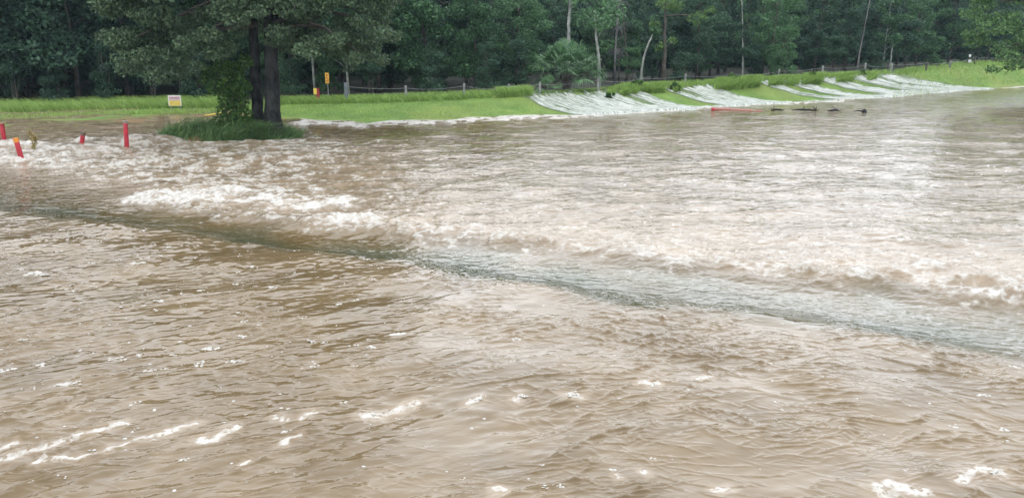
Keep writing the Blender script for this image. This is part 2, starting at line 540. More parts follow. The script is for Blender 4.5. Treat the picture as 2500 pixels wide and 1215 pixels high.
def water():
    NR, NC = 1150, 1000
    rows = np.concatenate([np.linspace(-1.0, 4.1, 40), 1.0 / np.linspace(1 / 4.2, 1 / 105.0, NR)])
    rows = np.concatenate([[0.4, 0.8, 1.3], rows[rows > 1.6]])
    th = np.concatenate([-np.geomspace(6.0, 0.80, 60), np.linspace(-0.78, 0.78, NC), np.geomspace(0.80, 6.0, 60)])
    X, Y, Fa = fan(rows, th)
    dD = np.gradient(rows)[:, None] * np.ones_like(X)          # spacing of the mesh, to leave out waves it cannot carry
    px, dw, zw, dt, zt = bank(X, Y)
    wx = X + 0.35 * gn(X * 0.5, Y * 0.5, 41)
    yc = np.interp(wx, CREST[:, 0], CREST[:, 1]) + 0.30 * gn(X * 0.45, Y * 0.2, 21) + 0.16 * gn(X * 1.3, Y * 0.4, 28)
    yt = np.interp(wx, TOE[:, 0], TOE[:, 1]) + 0.30 * gn(X * 0.8, Y * 0.3, 22) + 0.22 * gn(X * 2.1, Y * 0.6, 23)
    yt = np.maximum(yt, yc + 1.2)
    s = (Y - yc) / (yt - yc)
    past = ss(0.85, 1.3, s)
    dj = Y - yt                                                # metres past the foot of the drop
    lft = ss(-8.5, -11.5, X + 0.0 * Y)                         # the quiet glide at the left end
    Z = -0.30 * ss(-0.36, 0.36, s) - 0.055 * ss(0.2, 0.95, s) * (1 - ss(0.95, 2.3, s))
    # jump roller, uneven along its length
    rm = np.clip(0.55 + 0.8 * gn(X * 0.7, Y * 0.35, 24) + 0.4 * gn(X * 1.9, Y * 0.8, 25), 0, 1.4)
    roll = np.exp(-((dj - 0.8 - 0.5 * gn(X * 0.8, Y * 0.2, 27)) / 0.75) ** 2) * (1 - 0.8 * lft)
    Z = Z + 0.085 * roll * rm
    # flow over the track edge by the posts
    yp = np.interp(X, WEIR_POSTS[:, 0], WEIR_POSTS[:, 1]) + 0.3 * gn(X * 0.6, Y * 0.3, 26)
    lp = ss(gp(470, 345, -0.25)[0], gp(380, 350, -0.25)[0], X)
    up = ss(-1.6, 1.0, Y - yp) * lp
    Z = Z + (np.interp(px, B_PX, B_ZW) + 0.30) * np.maximum(up, ss(-6, -1, Y - dw) * lp)

    def wv(ang, lx, ly, seed, mn):
        c, s_ = math.cos(ang), math.sin(ang)
        u = (X * c + Y * s_)
        v = (-X * s_ + Y * c)
        w = 0.25 * gn(X * 0.4, Y * 0.4, seed + 50)
        return gn(u / lx + w, v / ly + w, seed), ss(mn * 0.9, mn * 0.35, dD)

    pool = 1 - ss(-0.3, 0.5, s)
    rt = ss(-2.5, 2.5, X + 0.5 * (Y - 9))
    # pool swell and ripples
    a, k = wv(R(-22), 2.6, 1.3, 60, 1.3); Z = Z + pool * k * 0.030 * a
    a, k = wv(R(35), 1.5, 0.6, 61, 0.6); Z = Z + pool * k * 0.020 * a
    a, k = wv(R(-32), 1.2, 0.6, 62, 0.6); Z = Z + pool * k * 0.019 * a * (0.3 + 0.7 * rt)
    gl = ss(-0.5, 0.4, gn(X * 0.55, Y * 0.55, 57))             # glassy and ruffled stretches
    lf = (1 - rt) * (0.2 + 0.8 * gl)
    a, k = wv(R(30), 0.42, 0.15, 63, 0.15); Z = Z + pool * k * 0.0125 * a * (0.12 + lf)
    a, k = wv(R(2), 0.36, 0.15, 47, 0.15); Z = Z + pool * k * 0.0085 * a * (0.15 + lf) * (0.5 + gl)
    a, k = wv(R(55), 0.30, 0.13, 48, 0.13); Z = Z + pool * k * 0.0045 * a * (0.2 + lf)
    a, k = wv(R(14), 0.34, 0.10, 64, 0.10); Z = Z + pool * k * 0.005 * a * (0.15 + lf)
    for ang, sd, w0, am, lx, ly in ((34, 65, 1 - 0.5 * rt, 0.013, 1.0, 0.34), (-30, 66, 0.15 + 0.85 * rt, 0.013, 1.0, 0.34), (8, 67, 0.3 + 0.7 * rt, 0.011, 0.8, 0.3),
                                    (20, 45, 0.35 + 0.65 * rt, 0.007, 0.6, 0.17), (-14, 46, 0.2 + 0.8 * rt, 0.007, 0.6, 0.17)):
        a, k = wv(R(ang), lx, ly, sd, 0.16)
        br_, k2 = wv(R(ang - 18), 0.26, 0.05, sd + 30, 0.07)
        a = a + 0.12 * br_
        rid = np.clip(1 - 4.2 * np.abs(a), 0, 1) ** 1.5
        Z = Z + pool * k * 2.3 * am * w0 * rid * (0.25 + 1.1 * np.clip(0.35 + br_, 0, 1)) * ss(-0.25, 0.5, gn(X * 0.7, Y * 0.7, sd + 60))
    ruf = ss(-0.1, 0.5, gn(X * 0.8, Y * 0.8, 58) + 0.4 * gn(X * 2.2, Y * 2.2, 59))
    # chute streaks
    ch = ss(-0.4, 0.2, s) * (1 - ss(0.9, 1.2, s))
    a, k = wv(R(-20), 0.6, 0.2, 66, 0.2); Z = Z + ch * k * 0.010 * a
    a, k = wv(R(40), 0.5, 0.15, 67, 0.15); Z = Z + ch * k * 0.006 * a
    a, k = wv(R(5), 0.22, 0.10, 68, 0.12); Z = Z + ch * k * 0.0065 * a * ss(0.0, 0.7, s)
    a, k = wv(R(60), 0.12, 0.07, 69, 0.09); Z = Z + ch * k * 0.004 * a * ss(0.2, 0.8, s)

    # broken water past the jump
    tur = past * (np.exp(-np.clip(dj, 0, None) / 3.5) * (1 - 0.75 * lft))
    blob = np.zeros_like(X)
    for bx, by, ra, rb, st in FOAM_P:
        q = ((X - bx) / ra) ** 2 + ((Y - by) / rb) ** 2
        blob = np.maximum(blob, st * np.exp(-q * 0.8))
    bank_edge = np.exp(-(np.clip(dw - Y, 0, None) / (2.4 + 1.2 * gn(X * 0.35, Y * 0.1, 85))) ** 2) * ss(-1, 0, dw - Y + 1) * ss(680, 760, px)
    leftrough = ss(gp(1150, 400, -.3)[0], gp(650, 400, -.3)[0], X) * past * ss(dw - 3, dw - 9, Y) * ss(1.0, 3.0, dj)
    rough = np.clip(np.maximum(np.maximum(tur, blob), 0.85 * leftrough), 0, 1.3) * (1 - 0.85 * pool)
    w1 = 0.3 * gn(X * 0.8, Y * 0.8, 70)
    b1 = np.abs(gn(X / 0.8 + w1, Y / 0.75 + w1, 71))
    b2 = np.abs(gn(X / 0.36 + w1, Y / 0.34, 72))
    b3 = np.abs(gn(X / 0.16, Y / 0.16 + w1, 73))
    b4 = np.abs(gn(X / 0.075, Y / 0.075, 74))
    kf = lambda mn: ss(mn * 0.9, mn * 0.3, dD)
    bil = 0.10 * (0.6 - b1) * kf(0.8) + 0.06 * (0.55 - b2) * kf(0.4) + 0.032 * (0.5 - b3) * kf(0.18) + 0.024 * (0.5 - b4) * kf(0.08)
    Z = Z + rough * bil * (0.75 + 0.6 * np.clip(blob, 0, 1.2))
    Z = Z + 0.12 * np.clip(blob, 0, 1.2) * (1 - pool) * (0.6 + 0.5 * gn(X * 1.6, Y * 1.6, 75)) * ss(0.3, 1.1, s)
    Z = Z + 0.10 * bank_edge * ss(1500, 1300, px) * (0.6 + 0.5 * gn(X * 0.6, Y * 0.8, 86))
    # basin waves
    far = past * ss(0.5, 4, dj)
    a, k = wv(R(12), 2.8, 1.3, 80, 1.3); Z = Z + far * k * 0.055 * a
    a, k = wv(R(-8), 1.5, 0.7, 81, 0.7); Z = Z + far * k * 0.030 * a
    a, k = wv(R(18), 0.9, 0.38, 82, 0.38); Z = Z + far * k * 0.016 * (1 - 2 * np.abs(a))
    a, k = wv(R(5), 5.5, 2.6, 83, 2.6); Z = Z + far * k * 0.05 * a

    # froth and stirred-up, aerated water
    n1 = fbm(X * 1.5, Y * 1.5, 90, 4, 0.6)
    n2 = fbm(X * 5.5, Y * 5.5, 91, 3, 0.6) * kf(0.3)
    crestness = (0.45 - b1) + 0.7 * (0.4 - b2) + 0.5 * (0.4 - b3)
    foam = ss(0.45, 1.0, blob * (0.75 + 0.45 * n1 + 0.35 * n2) + 0.32 * crestness * np.clip(blob * 2, 0, 1))
    foam = np.maximum(foam, ss(0.55, 1.0, tur * 0.85 + 0.40 * n1 + 0.55 * n2 + 0.8 * crestness - 0.38) * past * 0.62)
    foam = np.maximum(foam, ss(0.6, 1.05, 0.55 * leftrough + 0.42 * n1 + 0.40 * n2 + 0.55 * crestness + 0.02) * 0.7)
    foam = np.maximum(foam, ss(0.55, 1.0, bank_edge * (0.95 + 0.5 * n1)) * 0.95)
    cas = ss(1380, 1460, px) * ss(2450, 2350, px) * np.exp(-np.clip(dw - Y, 0, None) / 1.6)
    foam = np.maximum(foam, 0.85 * cas * ss(-0.2, 0.6, n1 + 0.8 * cas))
    foam = foam * ss(0.45, 0.95, s)
    aer = np.clip(np.maximum(ss(0.0, 1.4, dj) * np.exp(-np.clip(dj - 1.2, 0, None) / 4.5) * (1 - 0.6 * lft), 0.85 * leftrough * (0.7 + 0.4 * n1)), 0, 1)
    aer = np.maximum(aer, past * 1.0 * ss(gp(1250, 400, -.3)[0], gp(850, 400, -.3)[0], X) * ss(dw - 6, dw - 12, Y) * (0.75 + 0.35 * n1) * ss(0, 1.5, dj))
    aer = np.maximum(aer, pool * ss(9.5, 6.5, Y + 0.8 * gn(X * 0.6, Y * 0.6, 94)) * 0.38 * (0.8 + 0.4 * n1))
    aer = np.maximum(aer, pool * 0.22)
    aer = np.maximum(aer, 0.7 * up * (0.8 + 0.4 * n1))
    aer = np.clip(aer, 0, 1)
    reflection_tint = ss(0.0, 0.35, s) * (1 - ss(0.6, 1.2, s)) * np.clip(0.45 + 0.55 * gn(X * 0.9, Y * 0.6, 30), 0, 0.75) * (1 - 0.6 * ss(1.0, -7.0, X))  # mask for the pale tree-and-sky reflection painted on the drop
    aer = np.maximum(aer, 0.55 * np.exp(-np.clip(dw - Y, 0, None) / 2.0) * ss(680, 900, px))
    aer = np.maximum(aer, np.clip(blob * 0.8, 0, 0.9) * ss(0.5, 1, s))
    aer = np.maximum(aer, 0.12 * past * ss(-5, 5, X) * ss(0, 3, dj))
    aer = np.maximum(aer, pool * 0.22 * ss(-9.0, 1.5, X - 1.2 * (Y - 8) + 1.0 * gn(X * 0.5, Y * 0.5, 93)))
    # rafts
    raft = np.zeros_like(X)
    near = rows < 16
    xs, ys = X[near], Y[near]
    xs2 = xs + 0.045 * gn(xs * 5, ys * 5, 95) + 0.02 * gn(xs * 14, ys * 14, 96)
    ys2 = ys + 0.06 * gn(xs * 5, ys * 5, 97) + 0.03 * gn(xs * 14, ys * 14, 98)
    rf = np.zeros_like(xs)
    halo = np.zeros_like(xs)
    for pl, hw in RAFTS:
        P = [gp(a, b, 0.0)[:2] for a, b in pl]
        for i in range(len(P) - 1):
            (x0, y0), (x1, y1) = P[i], P[i + 1]
            dx, dy = x1 - x0, y1 - y0
            t = np.clip(((xs2 - x0) * dx + (ys2 - y0) * dy) / (dx * dx + dy * dy + 1e-9), 0, 1)
            dd = np.hypot((xs2 - x0 - t * dx), (ys2 - y0 - t * dy) * 0.8)
            rf = np.maximum(rf, ss(hw * 1.15, hw * 0.1, dd))
            halo = np.maximum(halo, ss(hw * 3.5, hw * 0.6, dd))
    hole = gn(xs * 15, ys * 15, 99) + 0.6 * gn(xs * 34, ys * 34, 101)
    rf = ss(0.15, 0.85, rf * (1 - 0.8 * ss(0.15, 0.6, hole)) + 0.18 * gn(xs * 22, ys * 22, 102))
    raft[near] = rf
    hl = np.zeros_like(X); hl[near] = halo
    aer = np.maximum(aer, 0.75 * hl)
    Z = Z + raft * (0.004 + 0.005 * np.abs(gn(X * 40, Y * 40, 100)))
    foam = np.maximum(foam, 0.72 * raft)
    clear = ss(-0.5, 0.0, s) * (1 - ss(0.15, 0.8, s)) * np.clip(0.75 + 0.5 * gn(X * 0.7, Y * 0.5, 29), 0, 1)  # where the trees' dark reflection is painted along the drop; same muddy water
    amp = np.clip(0.25 + 0.75 * past, 0, 1)
    ruf = ruf * pool
    amp = amp + 0.3 * lft + 0.35 * ch
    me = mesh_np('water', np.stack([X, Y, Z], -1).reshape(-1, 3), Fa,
                 {'foam': foam, 'aer': aer, 'rt': rt, 'pool': pool, 'amp': amp, 'ruf': ruf, 'clear': clear, 'reflection_tint': reflection_tint, 'rough': np.clip(rough, 0, 1)})
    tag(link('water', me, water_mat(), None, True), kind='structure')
    return X, Y, Z, rows, th


def water_mat():
    m, n, l, b = nmat('water')
    co = n.new('ShaderNodeTexCoord').outputs['Object']

    def aniso(ang, sx, sy):
        rot = n.new('ShaderNodeMapping')
        rot.vector_type = 'POINT'
        rot.inputs['Rotation'].default_value = (0, 0, -ang)
        l.new(co, rot.inputs['Vector'])
        sc = n.new('ShaderNodeMapping')
        sc.inputs['Scale'].default_value = (sx, sy, 1)
        l.new(rot.outputs[0], sc.inputs['Vector'])
        return sc.outputs[0]

    rt, pool, foam, aer = attr(n, 'rt'), attr(n, 'pool'), attr(n, 'foam'), attr(n, 'aer')
    tl = noise(n, l, aniso(R(28), 0.35, 1.0), 13.0, 2, 0.5, 0.4)
    tr = noise(n, l, aniso(R(-20), 0.4, 1.0), 13.0, 2, 0.5, 0.4)
    tb = noise(n, l, aniso(R(8), 0.4, 1.0), 2.6, 3, 0.55, 0.3)
    pm = n.new('ShaderNodeMix'); pm.data_type = 'FLOAT'
    l.new(rt, pm.inputs['Factor']); l.new(tl.outputs['Fac'], pm.inputs['A']); l.new(tr.outputs['Fac'], pm.inputs['B'])
    am = attr(n, 'amp')
    hb = math_n(n, l, 'MULTIPLY', tb.outputs['Fac'], math_n(n, l, 'MULTIPLY', math_n(n, l, 'SUBTRACT', am, 0.25), 0.085))
    ti = noise(n, l, co, 4.5, 3, 0.55)
    hb = math_n(n, l, 'ADD', hb, math_n(n, l, 'MULTIPLY', ti.outputs['Fac'], math_n(n, l, 'MULTIPLY', math_n(n, l, 'SUBTRACT', am, 0.25), 0.045)))
    hp = math_n(n, l, 'MULTIPLY', pm.outputs['Result'], math_n(n, l, 'ADD', 0.005, math_n(n, l, 'MULTIPLY', attr(n, 'ruf'), 0.0085)))
    fine = noise(n, l, co, 30.0, 3, 0.65)
    fc = math_n(n, l, 'SUBTRACT', fine.outputs['Fac'], 0.5)
    hgt = math_n(n, l, 'ADD', math_n(n, l, 'ADD', hb, hp), math_n(n, l, 'MULTIPLY', fc, math_n(n, l, 'ADD', 0.0008, math_n(n, l, 'ADD', math_n(n, l, 'MULTIPLY', foam, 0.012), math_n(n, l, 'MULTIPLY', attr(n, 'rough'), 0.012)))))
    bp = n.new('ShaderNodeBump')
    bp.inputs['Strength'].default_value = 1.0
    bp.inputs['Distance'].default_value = 1.0
    l.new(hgt, bp.inputs['Height'])
    l.new(bp.outputs['Normal'], b.inputs['Normal'])

    cl = noise(n, l, co, 0.7, 4, 0.6)
    mud = ramp(n, l, cl.outputs['Fac'], [(0.35, (0.078, 0.051, 0.018)), (0.65, (0.112, 0.074, 0.029))])
    milky = ramp(n, l, cl.outputs['Fac'], [(0.35, (0.195, 0.150, 0.102)), (0.65, (0.275, 0.22, 0.158))])
    c = mixc(n, l, aer, mud.outputs['Color'], milky.outputs['Color'])
    b.inputs['Specular IOR Level'].default_value = 0.5
    c = mixc(n, l, attr(n, 'reflection_tint'), c, (0.082, 0.094, 0.064))  # grey-green reflection tinted into the base colour
    c = mixc(n, l, attr(n, 'clear'), c, (0.030, 0.036, 0.017))  # base colour darkened to green for the reflected trees
    fr = noise(n, l, co, 16.0, 4, 0.7)
    fk = noise(n, l, aniso(R(8), 0.5, 1.1), 5.0, 4, 0.65)
    fl_ = ramp(n, l, fk.outputs['Fac'], [(0.60, (0, 0, 0)), (0.70, (1, 1, 1))])
    foam = math_n(n, l, 'MAXIMUM', foam, math_n(n, l, 'MULTIPLY', fl_.outputs['Color'], math_n(n, l, 'MULTIPLY', math_n(n, l, 'SUBTRACT', am, 0.45), 0.75)))
    fz = math_n(n, l, 'MULTIPLY', foam, math_n(n, l, 'MULTIPLY', fr.outputs['Fac'], 2.0), True)
    fcol = ramp(n, l, noise(n, l, co, 7.0, 5, 0.75).outputs['Fac'], [(0.35, (0.29, 0.27, 0.23)), (0.60, (0.54, 0.53, 0.505))])
    c = mixc(n, l, fz, c, fcol.outputs['Color'])
    l.new(c, b.inputs['Base Color'])
    l.new(math_n(n, l, 'ADD', 0.05, math_n(n, l, 'MULTIPLY', fz, 0.5)), b.inputs['Roughness'])
    b.inputs['IOR'].default_value = 1.333
    return m


WX, WY, WZ, WROWS, WTH = water()


def wz(x, y):                              # height of the water there
    i = int(np.clip(np.searchsorted(WROWS, y), 0, len(WROWS) - 1))
    j = int(np.clip(np.searchsorted(WTH, x / y), 0, len(WTH) - 1))
    return float(WZ[i, j])


# water pouring over the bank
def cascade():
    PX = np.linspace(1255, 2460, 900)
    V = np.linspace(-0.12, 1.25, 120)
    vv, pp = np.meshgrid(V, PX, indexing='ij')
    dw = np.interp(pp, B_PX, B_DW); dt = np.interp(pp, B_PX, B_DT)
    th = np.interp(pp, B_PX, B_TH)
    Y = dt + (dw - dt) * vv
    X = th * Y
    vc = np.clip(vv, 0, 1)
    sh = np.interp(pp, [1270, 1700, 2200], [135, 165, 240])
    q = pp - sh * vc ** 1.7
    q = q + 6 * gn(pp * 0.02, vv * 2, 5)
    gaps = [(1488, 1506, .45, .7), (1556, 1612, 1.0, .93), (1640, 1654, .5, .6), (1738, 1838, 1.0, .97), (1876, 1900, .8, .8), (1955, 1983, .9, .85), (2040, 2062, .7, .7), (2120, 2130, .4, .6)]
    dens = ss(1262, 1285, q) * ss(2205, 2170, q)
    for a, b_, st, ve in gaps:
        g = ss(a - 9, a + 6, q) * ss(b_ + 9, b_ - 6, q) * st
        dens = dens * (1 - g * ss(ve + 0.12, ve - 0.12, vc))
    fine = 0.55 * gn(q * 0.045, vv * 0.9, 31) + 0.65 * gn(q * 0.12, vv * 1.3, 32) + 0.5 * gn(q * 0.27, vv * 2.2, 33) + 0.3 * gn(q * 0.6, vv * 5, 34)
    lump = fbm(pp * 0.06, vv * 9, 36, 3, 0.6)
    top = ss(0.32, 0.0, vv) * (0.55 + 0.5 * gn(q * 0.07, 0 * q, 38))
    dens2 = dens * (0.90 + 0.42 * fine + 0.25 * ss(0.7, 1.05, vv) - 0.75 * np.clip(top, 0, 1))
    Z = terrain(X, Y) + 0.02 + 0.05 * np.clip(dens, 0, 1) + 0.016 * fine * dens + 0.03 * lump * dens
    Z = np.where(vv > 1, np.maximum(Z, -0.30 + 0.06 * np.exp(-(vv - 1) * 12) - (vv - 1) * 0.25), Z)
    foam = ss(0.30, 1.15, dens2 + 0.16 * lump)
    nr, nc = vv.shape
    i = np.arange((nr - 1) * nc).reshape(nr - 1, nc)[:, :-1]
    dv = dens2 + 0.12 * lump
    keep = (0.25 * (dv[:-1, :-1] + dv[1:, :-1] + dv[:-1, 1:] + dv[1:, 1:])) > 0.18
    i = i[keep]
    Fa = np.stack([i, i + nc, i + nc + 1, i + 1], 1)
    used = np.unique(Fa)
    mp = np.zeros(nr * nc, dtype=np.int64); mp[used] = np.arange(len(used))
    VV = np.stack([X, Y, Z], -1).reshape(-1, 3)[used]
    me = mesh_np('cascade', VV, mp[Fa], {'foam': foam.ravel()[used], 'thick': ss(0.16, 0.95, dens2 + 0.12 * lump).ravel()[used], 'along': (vv * 1.6).ravel()[used], 'across': (q * 0.12).ravel()[used]})
    m, n, l, b = nmat('cascade')
    co = n.new('ShaderNodeTexCoord').outputs['Object']
    cv = n.new('ShaderNodeCombineXYZ')
    l.new(attr(n, 'across'), cv.inputs[0]); l.new(attr(n, 'along'), cv.inputs[1])
    t = noise(n, l, cv.outputs[0], 2.2, 5, 0.7)
    f = math_n(n, l, 'MULTIPLY', attr(n, 'foam'), math_n(n, l, 'MULTIPLY', math_n(n, l, 'SUBTRACT', t.outputs['Fac'], 0.2), 3.0), True)
    l.new(mixc(n, l, f, (0.10, 0.15, 0.08), (0.42, 0.44, 0.415)), b.inputs['Base Color'])
    al = math_n(n, l, 'MULTIPLY', attr(n, 'thick'), math_n(n, l, 'ADD', 0.4, math_n(n, l, 'MULTIPLY', math_n(n, l, 'SUBTRACT', t.outputs['Fac'], 0.3), 2.2)), True)
    l.new(al, b.inputs['Alpha'])
    b.inputs['Roughness'].default_value = 0.35
    b.inputs['IOR'].default_value = 1.333
    bp = n.new('ShaderNodeBump'); bp.inputs['Distance'].default_value = 0.025
    l.new(t.outputs['Fac'], bp.inputs['Height']); l.new(bp.outputs['Normal'], b.inputs['Normal'])
    tag(link('water_cascade', me, m, None, True), kind='structure')


cascade()


# bubbles and clots of froth riding on the near pool
def froth():
    base_v, base_f = [], []
    nu, nv = 10, 4
    for j in range(nv):
        for i in range(nu):
            a = 2 * math.pi * i / nu
            e = (math.pi / 2) * j / nv
            base_v.append((math.cos(a) * math.cos(e), math.sin(a) * math.cos(e), math.sin(e)))
    base_v.append((0, 0, 1))
    for j in range(nv - 1):
        for i in range(nu):
            i2 = (i + 1) % nu
            base_f.append((j * nu + i, j * nu + i2, (j + 1) * nu + i2, (j + 1) * nu + i))
    for i in range(nu):
        base_f.append(((nv - 1) * nu + i, (nv - 1) * nu + (i + 1) % nu, len(base_v) - 1, len(base_v) - 1))
    bv = np.array(base_v); bf = np.array(base_f)
    C = []
    big = [(970, 816, .095), (515, 851, .085), (278, 874, .075), (342, 868, .06), (300, 878, .04), (365, 903, .06), (400, 900, .045), (484, 893, .05), (565, 886, .05), (585, 883, .03), (20, 902, .075),
           (150, 936, .08), (185, 932, .05), (100, 890, .07), (335, 645, .1), (352, 630, .07), (290, 632, .06), (615, 651, .06), (220, 637, .06), (390, 627, .06), (415, 606, .07), (80, 668, .13), (110, 672, .07),
           (665, 703, .07), (489, 708, .06), (390, 735, .07), (575, 690, .05), (50, 658, .05), (760, 838, .05), (1260, 830, .05), (590, 822, .05), (55, 830, .05), (905, 850, .05), (1240, 676, .05), (1398, 965, .06), (1160, 973, .05),
           (2400, 965, .06), (1720, 920, .06), (1600, 937, .05), (1275, 965, .05), (870, 845, .035), (310, 1037, .05), (1365, 1185, .03), (1330, 1190, .03), (840, 978, .04), (240, 588, .05), (260, 583, .04), (150, 560, .05)]
    for px, py, r in big:
        r *= 0.72
        p = gp(px, py, 0.0)
        for k in range(random.randint(7, 15)):
            a = random.uniform(0, 6.28)
            q = r * 1.1 * random.random() ** 0.6
            C.append((p[0] + 1.5 * q * math.cos(a), p[1] + 0.9 * q * math.sin(a), r * random.uniform(0.22, 0.5)))
    rr = random.Random(5)
    n = 0
    while n < 520:
        px, py = rr.uniform(-60, 2500), 540 + 660 * rr.random() ** 1.35
        p = gp(px, py, 0.0)
        yc = np.interp(p[0], CREST[:, 0], CREST[:, 1])
        if p[1] > yc - 0.2:
            continue
        if rr.random() > (1.0 if px < 950 and py < 900 else 0.16):
            continue
        r = 0.007 + 0.016 * rr.random() ** 2.5
        n += 1
        for k in range(rr.choice((1, 1, 1, 2, 3, 5))):
            C.append((p[0] + rr.gauss(0, 1.6 * r), p[1] + rr.gauss(0, 1.2 * r), r * rr.uniform(0.6, 1.1)))
    V, Fq = [], []
    for k, (x, y, r) in enumerate(C):
        z = wz(x, y) - 0.15 * r
        V.append(bv * np.array([r * 1.15, r * 1.05, r * 0.5]) + np.array([x, y, z]))
        Fq.append(bf + k * len(bv))
    me = bpy.data.meshes.new('foam')
    fl = [tuple(dict.fromkeys(q)) for q in np.concatenate(Fq).tolist()]
    me.from_pydata(np.concatenate(V).tolist(), [], fl)
    m, nn, l, b = nmat('foam')
    co = nn.new('ShaderNodeTexCoord').outputs['Object']
    t = noise(nn, l, co, 55, 3, 0.7)
    c = ramp(nn, l, t.outputs['Fac'], [(0.35, (0.27, 0.25, 0.215)), (0.55, (0.44, 0.43, 0.40))])
    l.new(c.outputs['Color'], b.inputs['Base Color'])
    b.inputs['Roughness'].default_value = 0.35
    bp = nn.new('ShaderNodeBump'); bp.inputs['Distance'].default_value = 0.012
    l.new(t.outputs['Fac'], bp.inputs['Height']); l.new(bp.outputs['Normal'], b.inputs['Normal'])
    tag(link('foam', me, m, None, True), kind='stuff')


froth()


# ------------------------------------------------------------------ foliage
def leaves(C, size, elong=1.6, droop=0.0, jit=0.35, up=0.3, rng=RNG):
    """diamond leaves at the points C"""
    n = len(C)
    s = size * (1 + jit * (rng.random(n) * 2 - 1))
    nrm = rng.normal(size=(n, 3)); nrm[:, 2] += up * 2
    nrm /= np.linalg.norm(nrm, axis=1, keepdims=True)
    d = rng.normal(size=(n, 3)); d[:, 2] -= droop * 2
    d -= nrm * np.sum(d * nrm, 1, keepdims=True)
    d /= np.linalg.norm(d, axis=1, keepdims=True) + 1e-9
    w = np.cross(nrm, d)
    a = d * (s * elong / 2)[:, None]
    b = w * (s / 2)[:, None]
    V = np.stack([C - a, C - a * 0.1 + b, C + a, C - a * 0.1 - b], 1).reshape(-1, 3)
    return V, np.arange(4 * n).reshape(n, 4)


def puffs(n, centres, radii, shell=0.5, rng=RNG):
    """points in lumpy clusters"""
    centres = np.asarray(centres); radii = np.asarray(radii, dtype=float)
    if radii.ndim == 1:
        radii = np.repeat(radii[:, None], 3, 1)
    vol = radii.prod(1) ** 0.75
    k = rng.choice(len(centres), n, p=vol / vol.sum())
    d = rng.normal(size=(n, 3)); d /= np.linalg.norm(d, axis=1, keepdims=True)
    r = (1 - shell) * rng.random(n) ** 0.5 + shell * (1 - 0.25 * rng.random(n) ** 2)
    r = np.where(rng.random(n) < 0.5, r, rng.random(n) ** 0.4)
    return centres[k] + d * r[:, None] * radii[k]


def limb_path(a, b, sag=0.0, k=5, wob=0.08):
    a, b = Vector(a), Vector(b)
    out = []
    for i in range(k + 1):
        t = i / k
        p = a.lerp(b, t)
        p.z += sag * math.sin(math.pi * t)
        if 0 < i < k:
            p += Vector((random.uniform(-wob, wob), random.uniform(-wob, wob), random.uniform(-wob, wob))) * (b - a).length * 0.4
        out.append(p)
    return out


